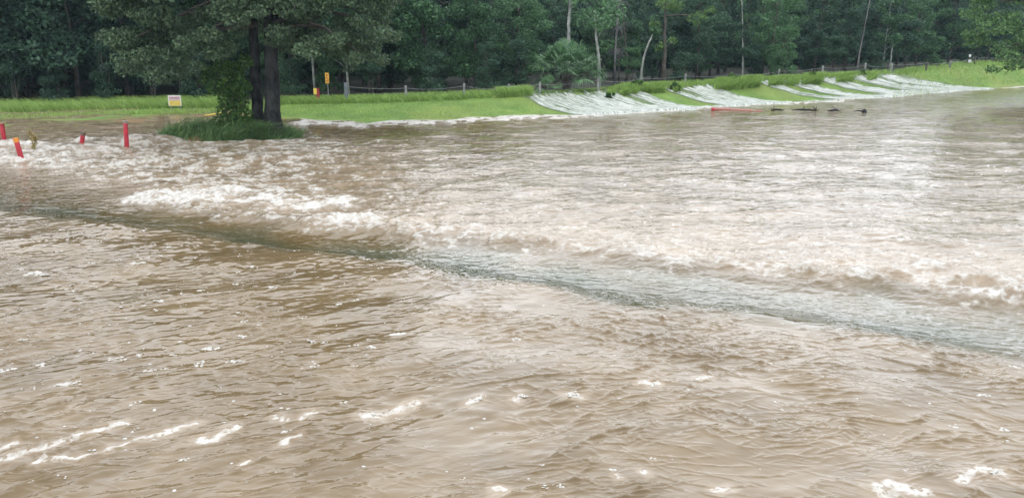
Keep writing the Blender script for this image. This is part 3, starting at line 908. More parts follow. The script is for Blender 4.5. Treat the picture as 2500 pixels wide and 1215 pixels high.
def tree_meshes(kind, seed):
    """(trunk mesh, crown mesh) of one forest tree"""
    rs = random.Random(seed); rng = np.random.default_rng(seed)
    t = MB()
    if kind == 'broad':
        hgt, r0 = rs.uniform(10, 12), rs.uniform(0.14, 0.2)
        bx, by = rs.uniform(-.6, .6), rs.uniform(-.6, .6)
        path = [(bx * (k / 6) ** 2 + rs.uniform(-.06, .06), by * (k / 6) ** 2, hgt * 0.85 * k / 6 - (0.3 if k == 0 else 0)) for k in range(7)]
        t.tube(path, [r0 * (1.35 if k == 0 else 1 - 0.13 * k) for k in range(7)], 8, 0.06)
        cs, rad = [], []
        for i in range(30):
            a = rs.uniform(0, 6.28); z = (0.19 + 0.81 * rs.random() ** 1.1) * hgt
            q = rs.uniform(0.3, 1) * 3.1 * (1.1 - abs(z / hgt - 0.6) * 0.8)
            c = (bx * 0.6 + q * math.cos(a), by * 0.6 + q * math.sin(a), z)
            cs.append(c); rr = rs.uniform(0.6, 1.25); rad.append((rr * 1.25, rr * 1.25, rr * 0.7))
            if i % 2 == 0:
                zb = max(0.5, z - rs.uniform(0.6, 1.8))
                t.tube(limb_path((bx * (zb / hgt) ** 2, by * (zb / hgt) ** 2, min(zb, hgt * .8)), c), [0.06, 0.05, 0.042, 0.034, 0.026, 0.015], 5)
        V, Fq = leaves(puffs(9000, cs, rad, 0.5, rng), 0.17, 1.5, 0.15, rng=rng)
    elif kind == 'slim':
        hgt, r0 = rs.uniform(10.5, 13), rs.uniform(0.08, 0.12)
        bx, by = rs.uniform(-.8, .8), rs.uniform(-.4, .4)
        path = [(bx * (k / 7) ** 1.5 + rs.uniform(-.08, .08), by * (k / 7) ** 2, hgt * 0.9 * k / 7 - (0.3 if k == 0 else 0)) for k in range(8)]
        t.tube(path, [r0 * (1.25 if k == 0 else 1 - 0.11 * k) for k in range(8)], 7, 0.06)
        cs, rad = [], []
        for i in range(18):
            a = rs.uniform(0, 6.28); z = rs.uniform(0.2, 1.0) * hgt
            q = rs.uniform(0.3, 1) * 2.0
            c = (bx * (z / hgt) ** 1.5 + q * math.cos(a), q * math.sin(a), z)
            cs.append(c); rr = rs.uniform(0.5, 0.95); rad.append((rr * 1.2, rr * 1.2, rr * 0.75))
            if i % 2 == 0:
                zb = z - rs.uniform(0.4, 1.2)
                t.tube(limb_path((bx * (zb / hgt) ** 1.5, 0, zb), c), [0.045, 0.038, 0.03, 0.025, 0.02, 0.01], 5)
        V, Fq = leaves(puffs(6000, cs, rad, 0.5, rng), 0.16, 1.6, 0.15, rng=rng)
    else:                                   # understorey
        hgt = rs.uniform(4.2, 6.5)
        cs, rad = [], []
        for s_ in range(4):
            a = rs.uniform(0, 6.28); q = rs.uniform(.4, 1.2)
            t.tube(limb_path((0.1 * math.cos(a), 0.1 * math.sin(a), -0.3), (q * math.cos(a), q * math.sin(a), hgt * rs.uniform(.65, .9))), [0.07, 0.06, 0.05, 0.04, 0.03, 0.015], 6)
        for i in range(20):
            a = rs.uniform(0, 6.28); z = rs.uniform(0.16, 1.0) * hgt
            q = rs.uniform(0.2, 1) * 1.9 * (1.15 - 0.6 * z / hgt)
            cs.append((q * math.cos(a), q * math.sin(a), z)); rr = rs.uniform(0.4, 0.85); rad.append((rr * 1.25, rr * 1.25, rr * 0.75))
        V, Fq = leaves(puffs(4200, cs, rad, 0.45, rng), 0.14, 1.6, 0.2, rng=rng)
    tm = bpy.data.meshes.new('trunk')
    tm.from_pydata([tuple(p) for p in t.v], [], t.f)
    tm.polygons.foreach_set('use_smooth', np.ones(len(tm.polygons), dtype=bool))
    cm = mesh_np('crown', V, Fq)
    return tm, cm


TREES = {}
for kd, ns in (('broad', 4), ('slim', 3), ('under', 3)):
    TREES[kd] = [tree_meshes(kd, 100 + i * 7 + len(kd)) for i in range(ns)]
_matmesh = {}


def forest_tree(kind, var, p, rz, sc, bark, leaf, label, group, name='forest_tree'):
    tm, cm = TREES[kind][var % len(TREES[kind])]
    key = (kind, var % len(TREES[kind]), bark, leaf)
    if key not in _matmesh:
        a, c = tm.copy(), cm.copy()
        a.materials.append(M[bark]); c.materials.append(M[leaf])
        _matmesh[key] = (a, c)
    a, c = _matmesh[key]
    if kind != 'under':
        hgt = max(v.co.z for v in tm.vertices) / 0.87
        want = (H + 0.080 * p[1] - p[2]) / hgt
        f = float(ss(500, 1300, float(np.interp(p[0] / p[1], B_TH, B_PX))))
        sc = sc * 1.22 * (1 - f) + want * f * (0.96 + 0.08 * ((var * 37 + int(p[0] * 10)) % 10) / 10)
    e = empty(name, p, rz)
    e.scale = (sc, sc, sc)
    tag(e, label, 'tree' if kind != 'under' else 'bush', group)
    link('trunk' if kind != 'under' else 'stems', a, None, e)
    link('crown' if kind != 'under' else 'foliage', c, None, e)
    return e


# front rank: photo column, distance behind the bank's top, kind, variant, scale, bark, leaf, label
FRONT = [
    (-160, 5, 'broad', 0, 1.0, 'bark', 'leaf_dark', 'dark tree at the far left edge behind the tall windblown grass'),
    (60, 7, 'broad', 1, 1.0, 'bark', 'leaf_dark', 'dense dark tree behind the tall grass, above the leaning red posts at the left'),
    (190, 5, 'broad', 2, .95, 'bark', 'leaf_dark', 'dark grey-green tree straight behind the short red post with the dark cap'),
    (310, 7, 'broad', 3, 1.0, 'bark', 'leaf_dark', 'dark tree behind the grass, left of the yellow and white warning sign'),
    (440, 6, 'slim', 0, 1.0, 'bark', 'leaf_dark', 'slim dark tree straight behind the yellow and white warning sign'),
    (545, 8, 'broad', 0, .95, 'bark', 'leaf_mid', 'tree seen between the warning sign and the big twin-trunked tree'),
    (768, 4, 'slim', 1, .9, 'bark_pale', 'leaf_dark', 'slim pale-barked tree behind the red and yellow post'),
    (850, 3.5, 'slim', 2, .95, 'bark_pale', 'leaf_dark', 'pale slim tree rising right behind the thick grey fence post'),
    (925, 8, 'broad', 1, 1.0, 'bark', 'leaf_dark', 'dark tree behind the fence, at the right edge of the big oak crown'),
    (1040, 6, 'broad', 2, 1.0, 'bark', 'leaf_mid', 'mid green tree behind the wire fence, next right from the big oak crown'),
    (1160, 5, 'broad', 3, .95, 'bark', 'leaf_mid', 'brighter green tree with layered boughs over the middle of the fence'),
    (1260, 7, 'broad', 0, 1.0, 'bark', 'leaf_mid', 'green tree just left of the palm, over the end of the mown grass'),
    (1510, 8, 'slim', 0, 1.0, 'bark', 'leaf_dark', 'dark slim tree between the palm and the leaning pale trunk'),
    (1700, 8, 'broad', 1, 1.0, 'bark', 'leaf_dark', 'dark tree right of the reddish-trunked tree above the middle of the cascade'),
    (1810, 5, 'slim', 1, 1.0, 'bark', 'leaf_dark', 'slim dark tree above the green gap in the cascade'),
    (1880, 7, 'broad', 2, 1.0, 'bark', 'leaf_mid', 'blue-green tree above the weedy stretch of the bank'),
    (1985, 6, 'slim', 2, 1.0, 'bark', 'leaf_dark', 'slim tree behind the first fence post of the right stretch'),
    (2060, 8, 'broad', 3, 1.0, 'bark', 'leaf_dark', 'dark tree over the right end of the cascade'),
    (2150, 6, 'slim', 0, 1.0, 'bark_pale', 'leaf_mid', 'grey-stemmed slim tree behind the fence at the right end of the cascade'),
    (2230, 8, 'broad', 0, 1.0, 'bark', 'leaf_mid', 'leafy tree where the cascade ends and the right-hand grass begins'),
    (2310, 7, 'broad', 1, 1.0, 'bark', 'leaf_mid', 'green tree behind the dark fence posts of the right-hand grass slope'),
    (2425, 8, 'broad', 2, 1.0, 'bark', 'leaf_dark', 'dark tree behind the small white marker on the right'),
    (2570, 6, 'broad', 3, 1.0, 'bark', 'leaf_mid', 'tree beyond the grass slope at the far right edge'),
    (2720, 6, 'broad', 0, 1.0, 'bark', 'leaf_dark', None), (2900, 6, 'broad', 1, 1.0, 'bark', 'leaf_dark', None),
    (-330, 6, 'broad', 2, 1.0, 'bark', 'leaf_dark', None), (-500, 6, 'broad', 3, 1.0, 'bark', 'leaf_dark', None),
]
DEEP = 'tall dark tree deep in the forest behind the front rank, half hidden by nearer crowns'
GF, GD = 'trees along the edge of the forest', 'trees deep in the forest'
k = 0
for px, back, kd, var, sc, bk, lf, lab in FRONT:
    p = on_ground(px, 200, back)
    forest_tree(kd, var, p, k * 1.7, sc, bk, lf, lab or DEEP, GF if lab else GD)
    k += 1
# hidden ranks behind
rr = random.Random(3)
for rank, back in ((0, 13), (1, 18), (2, 24), (3, 31)):
    px = -620 + rank * 50
    while px < 2950:
        p = on_ground(px, 180, back + rr.uniform(-2, 2))
        kd = rr.choice(('broad', 'broad', 'slim'))
        forest_tree(kd, rr.randint(0, 5), p, rr.uniform(0, 6.28), rr.uniform(0.9, 1.15), 'bark', rr.choice(('leaf_dark', 'leaf_dark', 'leaf_mid')), DEEP, GD)
        px += rr.uniform(100, 150) * (1.0 if rank < 2 else 0.85)

# bushes at the forest edge
BUSH = [(30, 3.5, .62, 'leaf_dark', 'low dark bush behind the tall grass at the far left'), (135, 3.2, .5, 'leaf_dark', 'dark bush behind the tall grass above the reed stalk'),
        (265, 3.5, .6, 'leaf_dark', 'dark bush behind the tall grass above the red post with the grey cap'), (370, 3.2, .5, 'leaf_dark', 'dark bush just left of the warning sign'),
        (480, 3.5, .6, 'leaf_dark', 'dark bush just right of the warning sign'), (715, 3.4, .6, 'leaf_dark', 'dark bush between the twin trunks and the red and yellow post'),
        (905, 4, .5, 'leaf_dark', 'dark bush behind the first span of fence wire'), (1060, 4, .5, 'leaf_dark', 'dark bush behind the second span of fence wire'),
        (1190, 3.5, .5, 'leaf_dark', 'dark bush at the right end of the mown grass'), (1540, 4, .42, 'leaf_mid', 'bush at the foot of the leaning pale trunk'),
        (1660, 4, .42, 'leaf_dark', 'low bush right of the reddish trunk'), (1905, 3.6, .62, 'leaf_mid', 'rounded green bush above the weedy bank'),
        (2030, 4.5, .5, 'leaf_dark', 'dark bush above the cascade between the two right fence posts'), (2270, 5, .55, 'leaf_mid', 'bush at the top of the right-hand grass slope')]
for i, (px, back, sc, lf, lab) in enumerate(BUSH):
    forest_tree('under', i, on_ground(px, 210, back), i * 2.1, sc, 'bark', lf, lab, 'bushes along the forest edge', 'bush')


rr = random.Random(17)
px = -420
while px < 2800:
    if not (1270 < px < 1480):
        forest_tree('under', rr.randint(0, 5), on_ground(px, 190, rr.uniform(5, 11)), rr.uniform(0, 6.28), rr.uniform(.35, .75), 'bark', rr.choice(('leaf_dark', 'leaf_dark', 'leaf_dark', 'leaf_mid')),
                    'dark leafy understorey bush in the shade between the forest trunks', 'understorey bushes in the forest shade', 'bush')
    px += rr.uniform(45, 85)


def far_woods():
    n = 110000
    th = RNG.uniform(-0.85, 0.85, n)
    px = np.interp(th, B_TH, B_PX)
    Y = np.interp(px, B_PX, B_DT) + 36 + 10 * RNG.random(n) + 3 * gn(th * 20, th * 0, 8)
    X = th * Y
    zmax = (H + 0.074 * Y - terrain(X, Y)) + 0.8 * gn(th * 30, th * 0, 9)
    z = terrain(X, Y) - 0.2 + zmax * RNG.random(n) ** 1.6
    V, Fq = leaves(np.stack([X, Y, z], 1), 0.8, 1.3, 0.1)
    tag(link('far_woods', mesh_np('far_woods', V, Fq), M['leaf_dark']), kind='stuff')


far_woods()


# pale stems that stand out against the dark
def pale_tree(pts, back, r, label, bark='bark_pale', leaf='leaf_mid', clumps=(), nleaf=700, lsize=0.16, name='pale_tree', cat='tree', more=(), ext=3.0):
    """pts: photo pixels from foot to top"""
    D = float(np.interp(pts[0][0], B_PX, B_DT)) + back
    P = [Vector(pt(a, b, D)) for a, b in pts]
    P[0].z = tz(P[0].x, D) - 0.2
    e = empty(name, (P[0].x, D, P[0].z + 0.2))
    tag(e, label, cat)
    o = Vector(e.location)
    m = MB()
    n = len(P)
    fine = []
    for i in range(n - 1):
        for s_ in range(3):
            q = P[i].lerp(P[i + 1], s_ / 3) + Vector((random.uniform(-1, 1), random.uniform(-1, 1), 0)) * r * 0.35
            fine.append(q)
    fine.append(P[-1])
    top = fine[-1] + (fine[-1] - fine[-4]).normalized() * (ext or 0.05)
    fine.append(top)
    m.tube([q - o for q in fine], [r * (1.25 - 0.85 * i / len(fine)) for i in range(len(fine))], 8, 0.08)
    for br in more:
        Q = [Vector(pt(a, b, D + random.uniform(-.4, .4))) - o for a, b in br]
        m.tube(Q, [r * 0.45 * (1 - 0.7 * i / len(Q)) for i in range(len(Q))], 6)
    m.build('trunk', M[bark], e, True)
    cs = [tuple(Vector(pt(a, b, D + random.uniform(-.5, .5))) - o) for a, b, _ in clumps]
    rad = [(c * D / F * 1.0, c * D / F, c * D / F * .7) for _, _, c in clumps]
    for j in range(9 if ext > 0 else 0):
        a = random.uniform(0, 6.28)
        q = top - o + Vector((math.cos(a) * 1.4, math.sin(a) * 1.4, random.uniform(-1, 3)))
        cs.append(tuple(q)); rad.append((0.9, 0.9, 0.6))
    V, Fq = leaves(puffs(nleaf + 150 * len(clumps), cs, rad, 0.4), lsize, 1.5, 0.2)
    link('crown', mesh_np('crown', V, Fq), M[leaf], e)
    return e


pale_tree([(1388, 205), (1388, 100), (1390, 40), (1392, -40)], 5.5, 0.13, 'tall straight pale trunk rising behind the palm', more=[[(1391, 18), (1403, 4), (1420, -12)]])
pale_tree([(1465, 196), (1462, 150), (1456, 100), (1453, 60)], 4.2, 0.11, 'slender crooked pale trunk just right of the palm', ext=0.6, clumps=[(1470, 60, 25), (1480, 110, 22)], more=[[(1456, 100), (1466, 80), (1475, 55)]])
pale_tree([(1561, 196), (1568, 155), (1580, 115), (1592, 86)], 3.6, 0.085, 'thin pale trunk leaning to the right above the cascade', clumps=[(1600, 75, 14)], nleaf=30, ext=0)
pale_tree([(1531, 196), (1531, 140), (1526, 90)], 6, 0.07, 'thin dim upright stem left of the leaning pale trunk', 'bark', 'leaf_dark', nleaf=300)
pale_tree([(1621, 192), (1622, 130), (1624, 60), (1626, 0)], 3.8, 0.12, 'tree with reddish-brown trunk and pale yellow-green sprays of leaves', 'bark', 'leaf_light',
          clumps=[(1615, 112, 13), (1640, 100, 15), (1608, 120, 9), (1650, 15, 22), (1690, 45, 15), (1712, 38, 18), (1735, 25, 13), (1700, 58, 10), (1625, 10, 22), (1600, 60, 14)],
          nleaf=1000, lsize=0.15, name='pale_leaved_tree', more=[[(1626, 40), (1660, 36), (1700, 40)], [(1622, 120), (1640, 105)]])
pale_tree([(1813, 190), (1814, 120), (1812, 40)], 4.5, 0.06, 'thin pale stem above the wide green gap in the cascade', 'bark_pale', 'leaf_dark', nleaf=300)
pale_tree([(2172, 168), (2176, 130), (2181, 105)], 4.0, 0.06, 'short pale stem behind the rightmost fence post of the cascade', 'bark_pale', 'leaf_mid', clumps=[(2185, 95, 18)], nleaf=100, ext=0)
pale_tree([(2092, 172), (2100, 120), (2112, 60)], 5.5, 0.07, 'thin grey stem tilted right behind the right end of the cascade', 'twig', 'leaf_mid', nleaf=300)


# leafless grey tree
def bare_tree():
    D = float(np.interp(1500, B_PX, B_DT)) + 6.5
    p = Vector(pt(1500, 200, D)); p.z = tz(p.x, D)
    e = empty('bare_tree', p)
    tag(e, 'leafless grey tree with drooping twigs between the palm and the reddish trunk', 'tree')
    m = MB()
    q = [Vector(pt(a, b, D)) - p for a, b in ((1500, 205), (1502, 130), (1506, 70), (1510, 10), (1512, -60))]
    m.tube(q, [0.09, 0.08, 0.07, 0.055, 0.03], 7)
    m.build('trunk', M['twig'], e, True)
    t = MB()
    for i in range(150):
        s_ = random.choice(q[1:])
        a = random.uniform(0, 6.28); L = random.uniform(0.5, 1.9)
        end = s_ + Vector((math.cos(a) * L * .75, math.sin(a) * L * .5, random.uniform(-1.1, 0.5)))
        t.tube(limb_path(s_, end, 0.25, 4, 0.12), [0.014, 0.012, 0.010, 0.008, 0.004], 3, cap=False)
    t.build('twigs', M['twig'], e)


bare_tree()


# ------------------------------------------------------------------ the big twin-trunked oak on its islet
def oak():
    D = MOUND[1] + 0.15
    base = Vector(pt(648, 322, D)); base.z = tz(base.x, D) - 0.1
    e = empty('oak_tree', base)
    tag(e, 'big twin-trunked oak with a broad drooping crown on the grassy islet', 'tree')

    def loc(px, py, dy=0.0):
        return Vector(pt(px, py, D + dy)) - base
    for pts, r in (([(630, 330), (628, 250), (623, 150), (618, 60), (612, -60), (600, -220)], 0.27), ([(668, 330), (665, 250), (662, 150), (660, 60), (664, -60), (672, -220)], 0.36)):
        P = [loc(a, b, 0.25 if r < 0.3 else -0.1) for a, b in pts]
        m = MB()
        fine = []
        for i in range(len(P) - 1):
            for s_ in range(4):
                fine.append(P[i].lerp(P[i + 1], s_ / 4) + Vector((random.uniform(-.02, .02), random.uniform(-.02, .02), 0)))
        fine.append(P[-1])
        n = len(fine)
        m.tube(fine, [r * (1.65 if i == 0 else 1.22 if i == 1 else 1.04 if i == 2 else 1 - 0.55 * i / n) for i in range(n)], 14, 0.05)
        o = m.build('trunk', M['bark_dark'], e, True)
    br = MB()
    ends = []
    for a, b, dy, s0 in ((300, 110, -.5, (640, 30)), (360, 150, 1, (628, 60)), (430, 40, -1.5, (625, 20)), (960, 90, -.6, (668, 20)), (900, 40, 1.4, (664, 40)), (820, 90, -1.6, (662, 60)), (760, 60, 1, (662, 80)),
                      (280, 30, .3, (620, -40)), (985, 10, .2, (668, -60)), (560, 60, -2, (618, 30)), (720, 20, -2.5, (664, 0)), (480, 110, -1, (622, 60)), (880, 130, -.8, (664, 70))):
        A, B_ = loc(*s0), loc(a, b, dy)
        pth = limb_path(A, B_, 0.5, 6, 0.06)
        br.tube(pth, [0.12, 0.1, 0.08, 0.06, 0.045, 0.03, 0.015], 6)
        ends.append(B_)
    br.build('branches', M['bark'], e, True)
    # crown outline as seen: column -> lowest row of the drooping leaves
    lowx = [235, 270, 320, 370, 430, 500, 560, 610, 660, 720, 780, 840, 900, 940, 975, 990]
    lowy = [95, 150, 205, 215, 200, 165, 130, 105, 110, 135, 170, 190, 195, 180, 140, 70]
    cs, rad = [], []
    rs = random.Random(21)
    while len(cs) < 250:
        px = rs.uniform(250, 975)
        lo = np.interp(px, lowx, lowy)
        py = rs.uniform(-150, lo - 12)
        c = loc(px, py, rs.uniform(-2.6, 2.6) * (1 - abs(px - 620) / 560))
        cs.append(tuple(c)); r = rs.uniform(0.28, 0.62); rad.append((r * 1.3, r * 1.2, r * 0.75))
    pts_ = puffs(62000, cs, rad, 0.45)
    V, Fq = leaves(pts_, 0.085, 1.7, 0.25)
    for q_ in range(0):
        pass
    # upper crown, out of the picture but casting its shade
    cs2, rad2 = [], []
    for i in range(60):
        a = rs.uniform(0, 6.28); q = 6.2 * math.sqrt(rs.random()); z = rs.uniform(6.0, 10)
        q *= 1 - max(0, (z - 7) / 5)
        cs2.append((q * math.cos(a), q * math.sin(a) * .8, z)); r = rs.uniform(.7, 1.3); rad2.append((r * 1.3, r * 1.3, r * .8))
    V2, F2 = leaves(puffs(9000, cs2, rad2, 0.5), 0.24, 1.5, 0.2)
    me = mesh_np('crown', np.concatenate([V, V2]), np.concatenate([Fq, F2 + len(V)]))
    link('crown', me, M['leaf_oak'], e)
    # vine-like bush at the foot
    b0 = Vector(pt(575, 318, D - 0.4)); b0.z = tz(b0.x, D - 0.4)
    be = empty('bush', b0)
    tag(be, 'bright green leafy bush leaning against the left of the twin trunks', 'bush', None)
    st = MB()
    for a, b in ((520, 185), (555, 170), (585, 180), (600, 240), (540, 240)):
        st.tube(limb_path((random.uniform(-.1, .1), 0, -0.1), Vector(pt(a, b, D - 0.4)) - b0, 0.1, 5), [.03, .026, .022, .018, .013, .006], 5)
    st.build('stems', M['bark'], be)
    cl = [(512, 180, 18), (545, 165, 20), (575, 175, 22), (560, 205, 24), (525, 215, 18), (590, 215, 22), (580, 250, 24), (555, 245, 20), (540, 275, 15), (590, 285, 26), (560, 300, 24), (600, 310, 24), (530, 300, 14), (600, 150, 16), (495, 195, 10)]
    cs = [tuple(Vector(pt(a, b, D - 0.4 + random.uniform(-.4, .3))) - b0) for a, b, _ in cl]
    rad = [(c * D / F * 1.15,) * 3 for _, _, c in cl]
    V, Fq = leaves(puffs(4300, cs, rad, 0.4), 0.085, 1.6, 0.2)
    link('foliage', mesh_np('foliage', V, Fq), M['leaf_bush'], be)


oak()


# overhanging tree at the right edge
def right_tree():
    D = 58.0
    base = Vector(pt(2590, 230, D)); base.z = tz(base.x, D) - 0.1
    e = empty('overhanging_tree', base)
    tag(e, 'bright green tree hanging its low boughs over the water at the right edge', 'tree')
    loc = lambda px, py, dy=0.0: Vector(pt(px, py, D + dy)) - base
    m = MB()
    m.tube([loc(2590, 240), loc(2585, 120), loc(2570, 0), loc(2560, -150)], [0.28, 0.22, 0.18, 0.1], 10, 0.05)
    for a, b in ((2400, 60), (2430, 130), (2380, 20), (2450, 185), (2480, 40)):
        m.tube(limb_path(loc(2582, 100 if b > 50 else 20), loc(a, b), 0.5, 6, 0.05), [.09, .08, .065, .05, .04, .025, .012], 6)
    m.build('trunk', M['bark'], e, True)
    cl = []
    rs = random.Random(8)
    lowx, lowy = [2350, 2380, 2410, 2430, 2470, 2510, 2600, 2760], [50, 120, 150, 195, 200, 195, 180, 120]
    while len(cl) < 95:
        px = rs.uniform(2362, 2640); lo = np.interp(px, lowx, lowy)
        py = rs.uniform(-190, lo)
        if px < 2400 and py < -60: continue
        if 125 < py < 165 and px < 2440: continue
        cl.append((px, py, rs.uniform(12, 30)))
    cs = [tuple(loc(a, b, rs.uniform(-2, 2))) for a, b, _ in cl]
    rad = [(c * D / F * 1.3, c * D / F * 1.3, c * D / F * .7) for _, _, c in cl]
    V, Fq = leaves(puffs(22000, cs, rad, 0.45), 0.13, 1.5, 0.25)
    link('crown', mesh_np('crown', V, Fq), M['leaf_over'], e)


right_tree()


# ------------------------------------------------------------------ palms
def fan_frond(mb_leaf, mb_stem, base, tip, rr, size, segs=26):
    base, tip = Vector(base), Vector(tip)
    ax = (tip - base).normalized()
    mid = base.lerp(tip, 0.5) + Vector((0, 0, 0.12 * (tip - base).length))
    mb_stem.tube([base, mid, tip], [0.022, 0.016, 0.012], 5)
    side = ax.cross(Vector((0, 0, 1)))
    if side.length < 0.05:
        side = Vector((1, 0, 0))
    side.normalize()
    nrm = side.cross(ax).normalized()
    for i in range(segs):
        a = -2.0 + 4.0 * i / (segs - 1)
        d = (ax * math.cos(a) + side * math.sin(a) + nrm * (0.18 * math.cos(3 * a))).normalized()
        L = size * (0.65 + 0.35 * math.cos(a * 0.75)) * rr.uniform(0.85, 1.1)
        w = d.cross(nrm).normalized() * size * 0.045
        p1 = tip + d * L * 0.55
        p2 = tip + d * L * 0.85 + Vector((0, 0, -0.10 * L * rr.uniform(.6, 1.3)))
        p3 = tip + d * L + Vector((0, 0, -0.34 * L * rr.uniform(.6, 1.4)))
        mb_leaf.add([tip, p1 - w, p1 + w, p2 - w * .6, p2 + w * .6, p3], [(0, 1, 2), (1, 3, 4, 2), (3, 5, 4)])


def palm(px, py, back, hgt, spread, n, label, size, seed, trunk_h):
    D = float(np.interp(px, B_PX, B_DT)) + back
    p = Vector(pt(px, py, D)); p.z = tz(p.x, D)
    e = empty('palm', p)
    tag(e, label, 'palm')
    rr = random.Random(seed)
    t = MB()
    t.tube([(0, 0, -0.2), (0.03, 0, trunk_h * .5), (0, 0, trunk_h)], [0.24, 0.22, 0.2], 10, 0.1)
    for i in range(40):
        a = rr.uniform(0, 6.28); z = rr.uniform(0.05, trunk_h)
        t.tube([(0.2 * math.cos(a), 0.2 * math.sin(a), z), (0.34 * math.cos(a), 0.34 * math.sin(a), z + 0.28)], [0.035, 0.012], 4)
    t.build('trunk', M['bark'], e)
    lf, st = MB(), MB()
    for i in range(n):
        a = rr.uniform(0, 6.28)
        el = math.asin(rr.uniform(-0.25, 0.98))
        L = spread * rr.uniform(0.6, 1.0)
        tip = Vector((math.cos(a) * math.cos(el) * L, math.sin(a) * math.cos(el) * L, trunk_h + math.sin(el) * (hgt - trunk_h) * rr.uniform(.75, 1)))
        fan_frond(lf, st, (0, 0, trunk_h - 0.05), tip, rr, size)
    st.build('stalks', M['palm_leaf'], e)
    lf.build('fronds', M['palm_leaf'], e)


palm(1383, 205, 2.2, 2.9, 2.0, 58, 'large fan palm with a wide shaggy head at the top of the bank', 0.95, 4, 1.1)
palm(1335, 215, 1.2, 0.95, 0.75, 12, 'small yellowing fan palm at the left foot of the large palm', 0.55, 9, 0.25)


# ------------------------------------------------------------------ grass
def blades(P, hgt, lean, wid, bend=0.6, rng=RNG):
    """bent three-piece blades standing at P (n,3)"""
    n = len(P)
    h = hgt * (0.5 + 0.7 * rng.random(n))
    a = rng.random(n) * 6.283
    w = np.stack([np.cos(a), np.sin(a), np.zeros(n)], 1) * (wid * (0.6 + 0.8 * rng.random(n)))[:, None]
    ln = np.stack([lean[0] + 0.35 * rng.normal(size=n), lean[1] + 0.35 * rng.normal(size=n), np.zeros(n)], 1) * h[:, None]
    z = np.zeros((n, 3)); z[:, 2] = h
    p1 = P + ln * 0.22 + z * 0.5
    p2 = P + ln * (0.55 + 0.2 * bend) + z * (0.85 - 0.1 * bend)
    p3 = P + ln * (0.9 + 0.5 * bend) + z * (1.0 - 0.25 * bend)
    V = np.stack([P - w, P + w, p1 - w * .8, p1 + w * .8, p2 - w * .5, p2 + w * .5, p3, p3], 1).reshape(-1, 3)
    b = np.arange(n)[:, None] * 8
    Fq = np.concatenate([b + np.array([[0, 1, 3, 2]]), b + np.array([[2, 3, 5, 4]]), b + np.array([[4, 5, 7, 6]])], 0)
    return V, Fq


def grass():
    Vs, Fs, off = [], [], 0

    def put(V, Fq):
        nonlocal off
        Vs.append(V); Fs.append(Fq + off); off += len(V)

    def place(n, px0, px1, b0, b1, hgt, wid, lean, patch=None, seed=1, thr=-0.2):
        px = RNG.uniform(px0, px1, n)
        th = np.interp(px, B_PX, B_TH)
        dt = np.interp(px, B_PX, B_DT)
        Y = dt + RNG.uniform(b0, b1, n)
        X = th * Y
        k = gn(X * 0.8, Y * 0.8, seed) + 0.5 * gn(X * 2.5, Y * 2.5, seed + 1) > thr
        X, Y = X[k], Y[k]
        put(*blades(np.stack([X, Y, terrain(X, Y) - 0.03], 1), hgt, lean, wid))

    place(26000, -500, 560, -2.6, 3.4, 0.62, 0.016, (-0.55, -0.1), seed=2, thr=-.35)     # tall windblown grass on the left
    place(9000, -500, 640, -6.5, -3.5, 0.22, 0.014, (-0.4, -0.1), seed=3, thr=-.5)
    place(14000, 660, 1300, -0.9, 2.4, 0.42, 0.016, (-0.5, -0.1), seed=4, thr=-.4)       # along the fence
    place(12000, 660, 1330, -6.0, -0.5, 0.09, 0.014, (-0.3, 0), seed=5, thr=-.6)
    place(5000, 1220, 1300, -0.9, 1.8, 0.6, 0.016, (-0.3, 0), seed=4, thr=-.6)
    place(9000, 1290, 1520, 0.2, 1.0, 0.2, 0.014, (-0.3, 0), seed=6, thr=0.1)
    place(12000, 1500, 2230, -0.7, 2.6, 0.42, 0.018, (0.2, -0.2), seed=7, thr=-.1)       # weeds on the cascade's lip
    place(14000, 2180, 2900, -7.5, 2.5, 0.22, 0.018, (-0.2, 0), seed=8, thr=-.5)
    place(4000, 2200, 2900, -1.0, 3.0, 0.5, 0.018, (-0.2, 0), seed=9, thr=-.2)
    for a, b_, n, h in ((1510, 1620, 4200, .5), (1740, 1850, 5200, .6), (1872, 1905, 1700, .5), (1915, 1945, 900, .45), (1952, 2000, 2600, .55), (2036, 2075, 1900, .45), (2110, 2135, 700, .4), (1480, 1500, 500, .35), (1640, 1660, 700, .45)):
        place(n, a, b_, -1.7, 0.6, h, 0.02, (0.35, -0.35), seed=12, thr=-.5)             # clumps on the wet slope
    me = mesh_np('grass', np.concatenate(Vs), np.concatenate(Fs))
    tag(link('grass', me, M['grass_blade']), kind='stuff')

    # long soaked grass of the islet, in tussocks
    Vi, Fi, off = [], [], 0
    for c_ in range(95):
        a, q = random.uniform(0, 6.283), math.sqrt(random.random()) * 1.02
        cx_, cy_ = MOUND[0] + MOUND_R[0] * q * math.cos(a), MOUND[1] + MOUND_R[1] * q * math.sin(a)
        nb = random.randint(90, 260)
        rad = random.uniform(0.15, 0.42)
        dx, dy = RNG.normal(size=nb) * rad, RNG.normal(size=nb) * rad * 0.7
        X, Y = cx_ + dx, cy_ + dy
        Z = terrain(X, Y) - 0.05
        hg = random.choice((random.uniform(0.25, 0.5), random.uniform(0.4, 0.85))) * (1.25 if cx_ < MOUND[0] - 1.2 else 1.0)
        V, Fq = blades(np.stack([X, Y, Z], 1), hg, (0.35 + random.uniform(-.4, .5), -0.2 + random.uniform(-.3, .2)), 0.013, 1.0)
        Vi.append(V); Fi.append(Fq + off); off += len(V)
    V, Fq = np.concatenate(Vi), np.concatenate(Fi)
    me = mesh_np('islet_grass', V, Fq)
    tag(link('islet_grass', me, M['grass_dark']), kind='stuff')


grass()


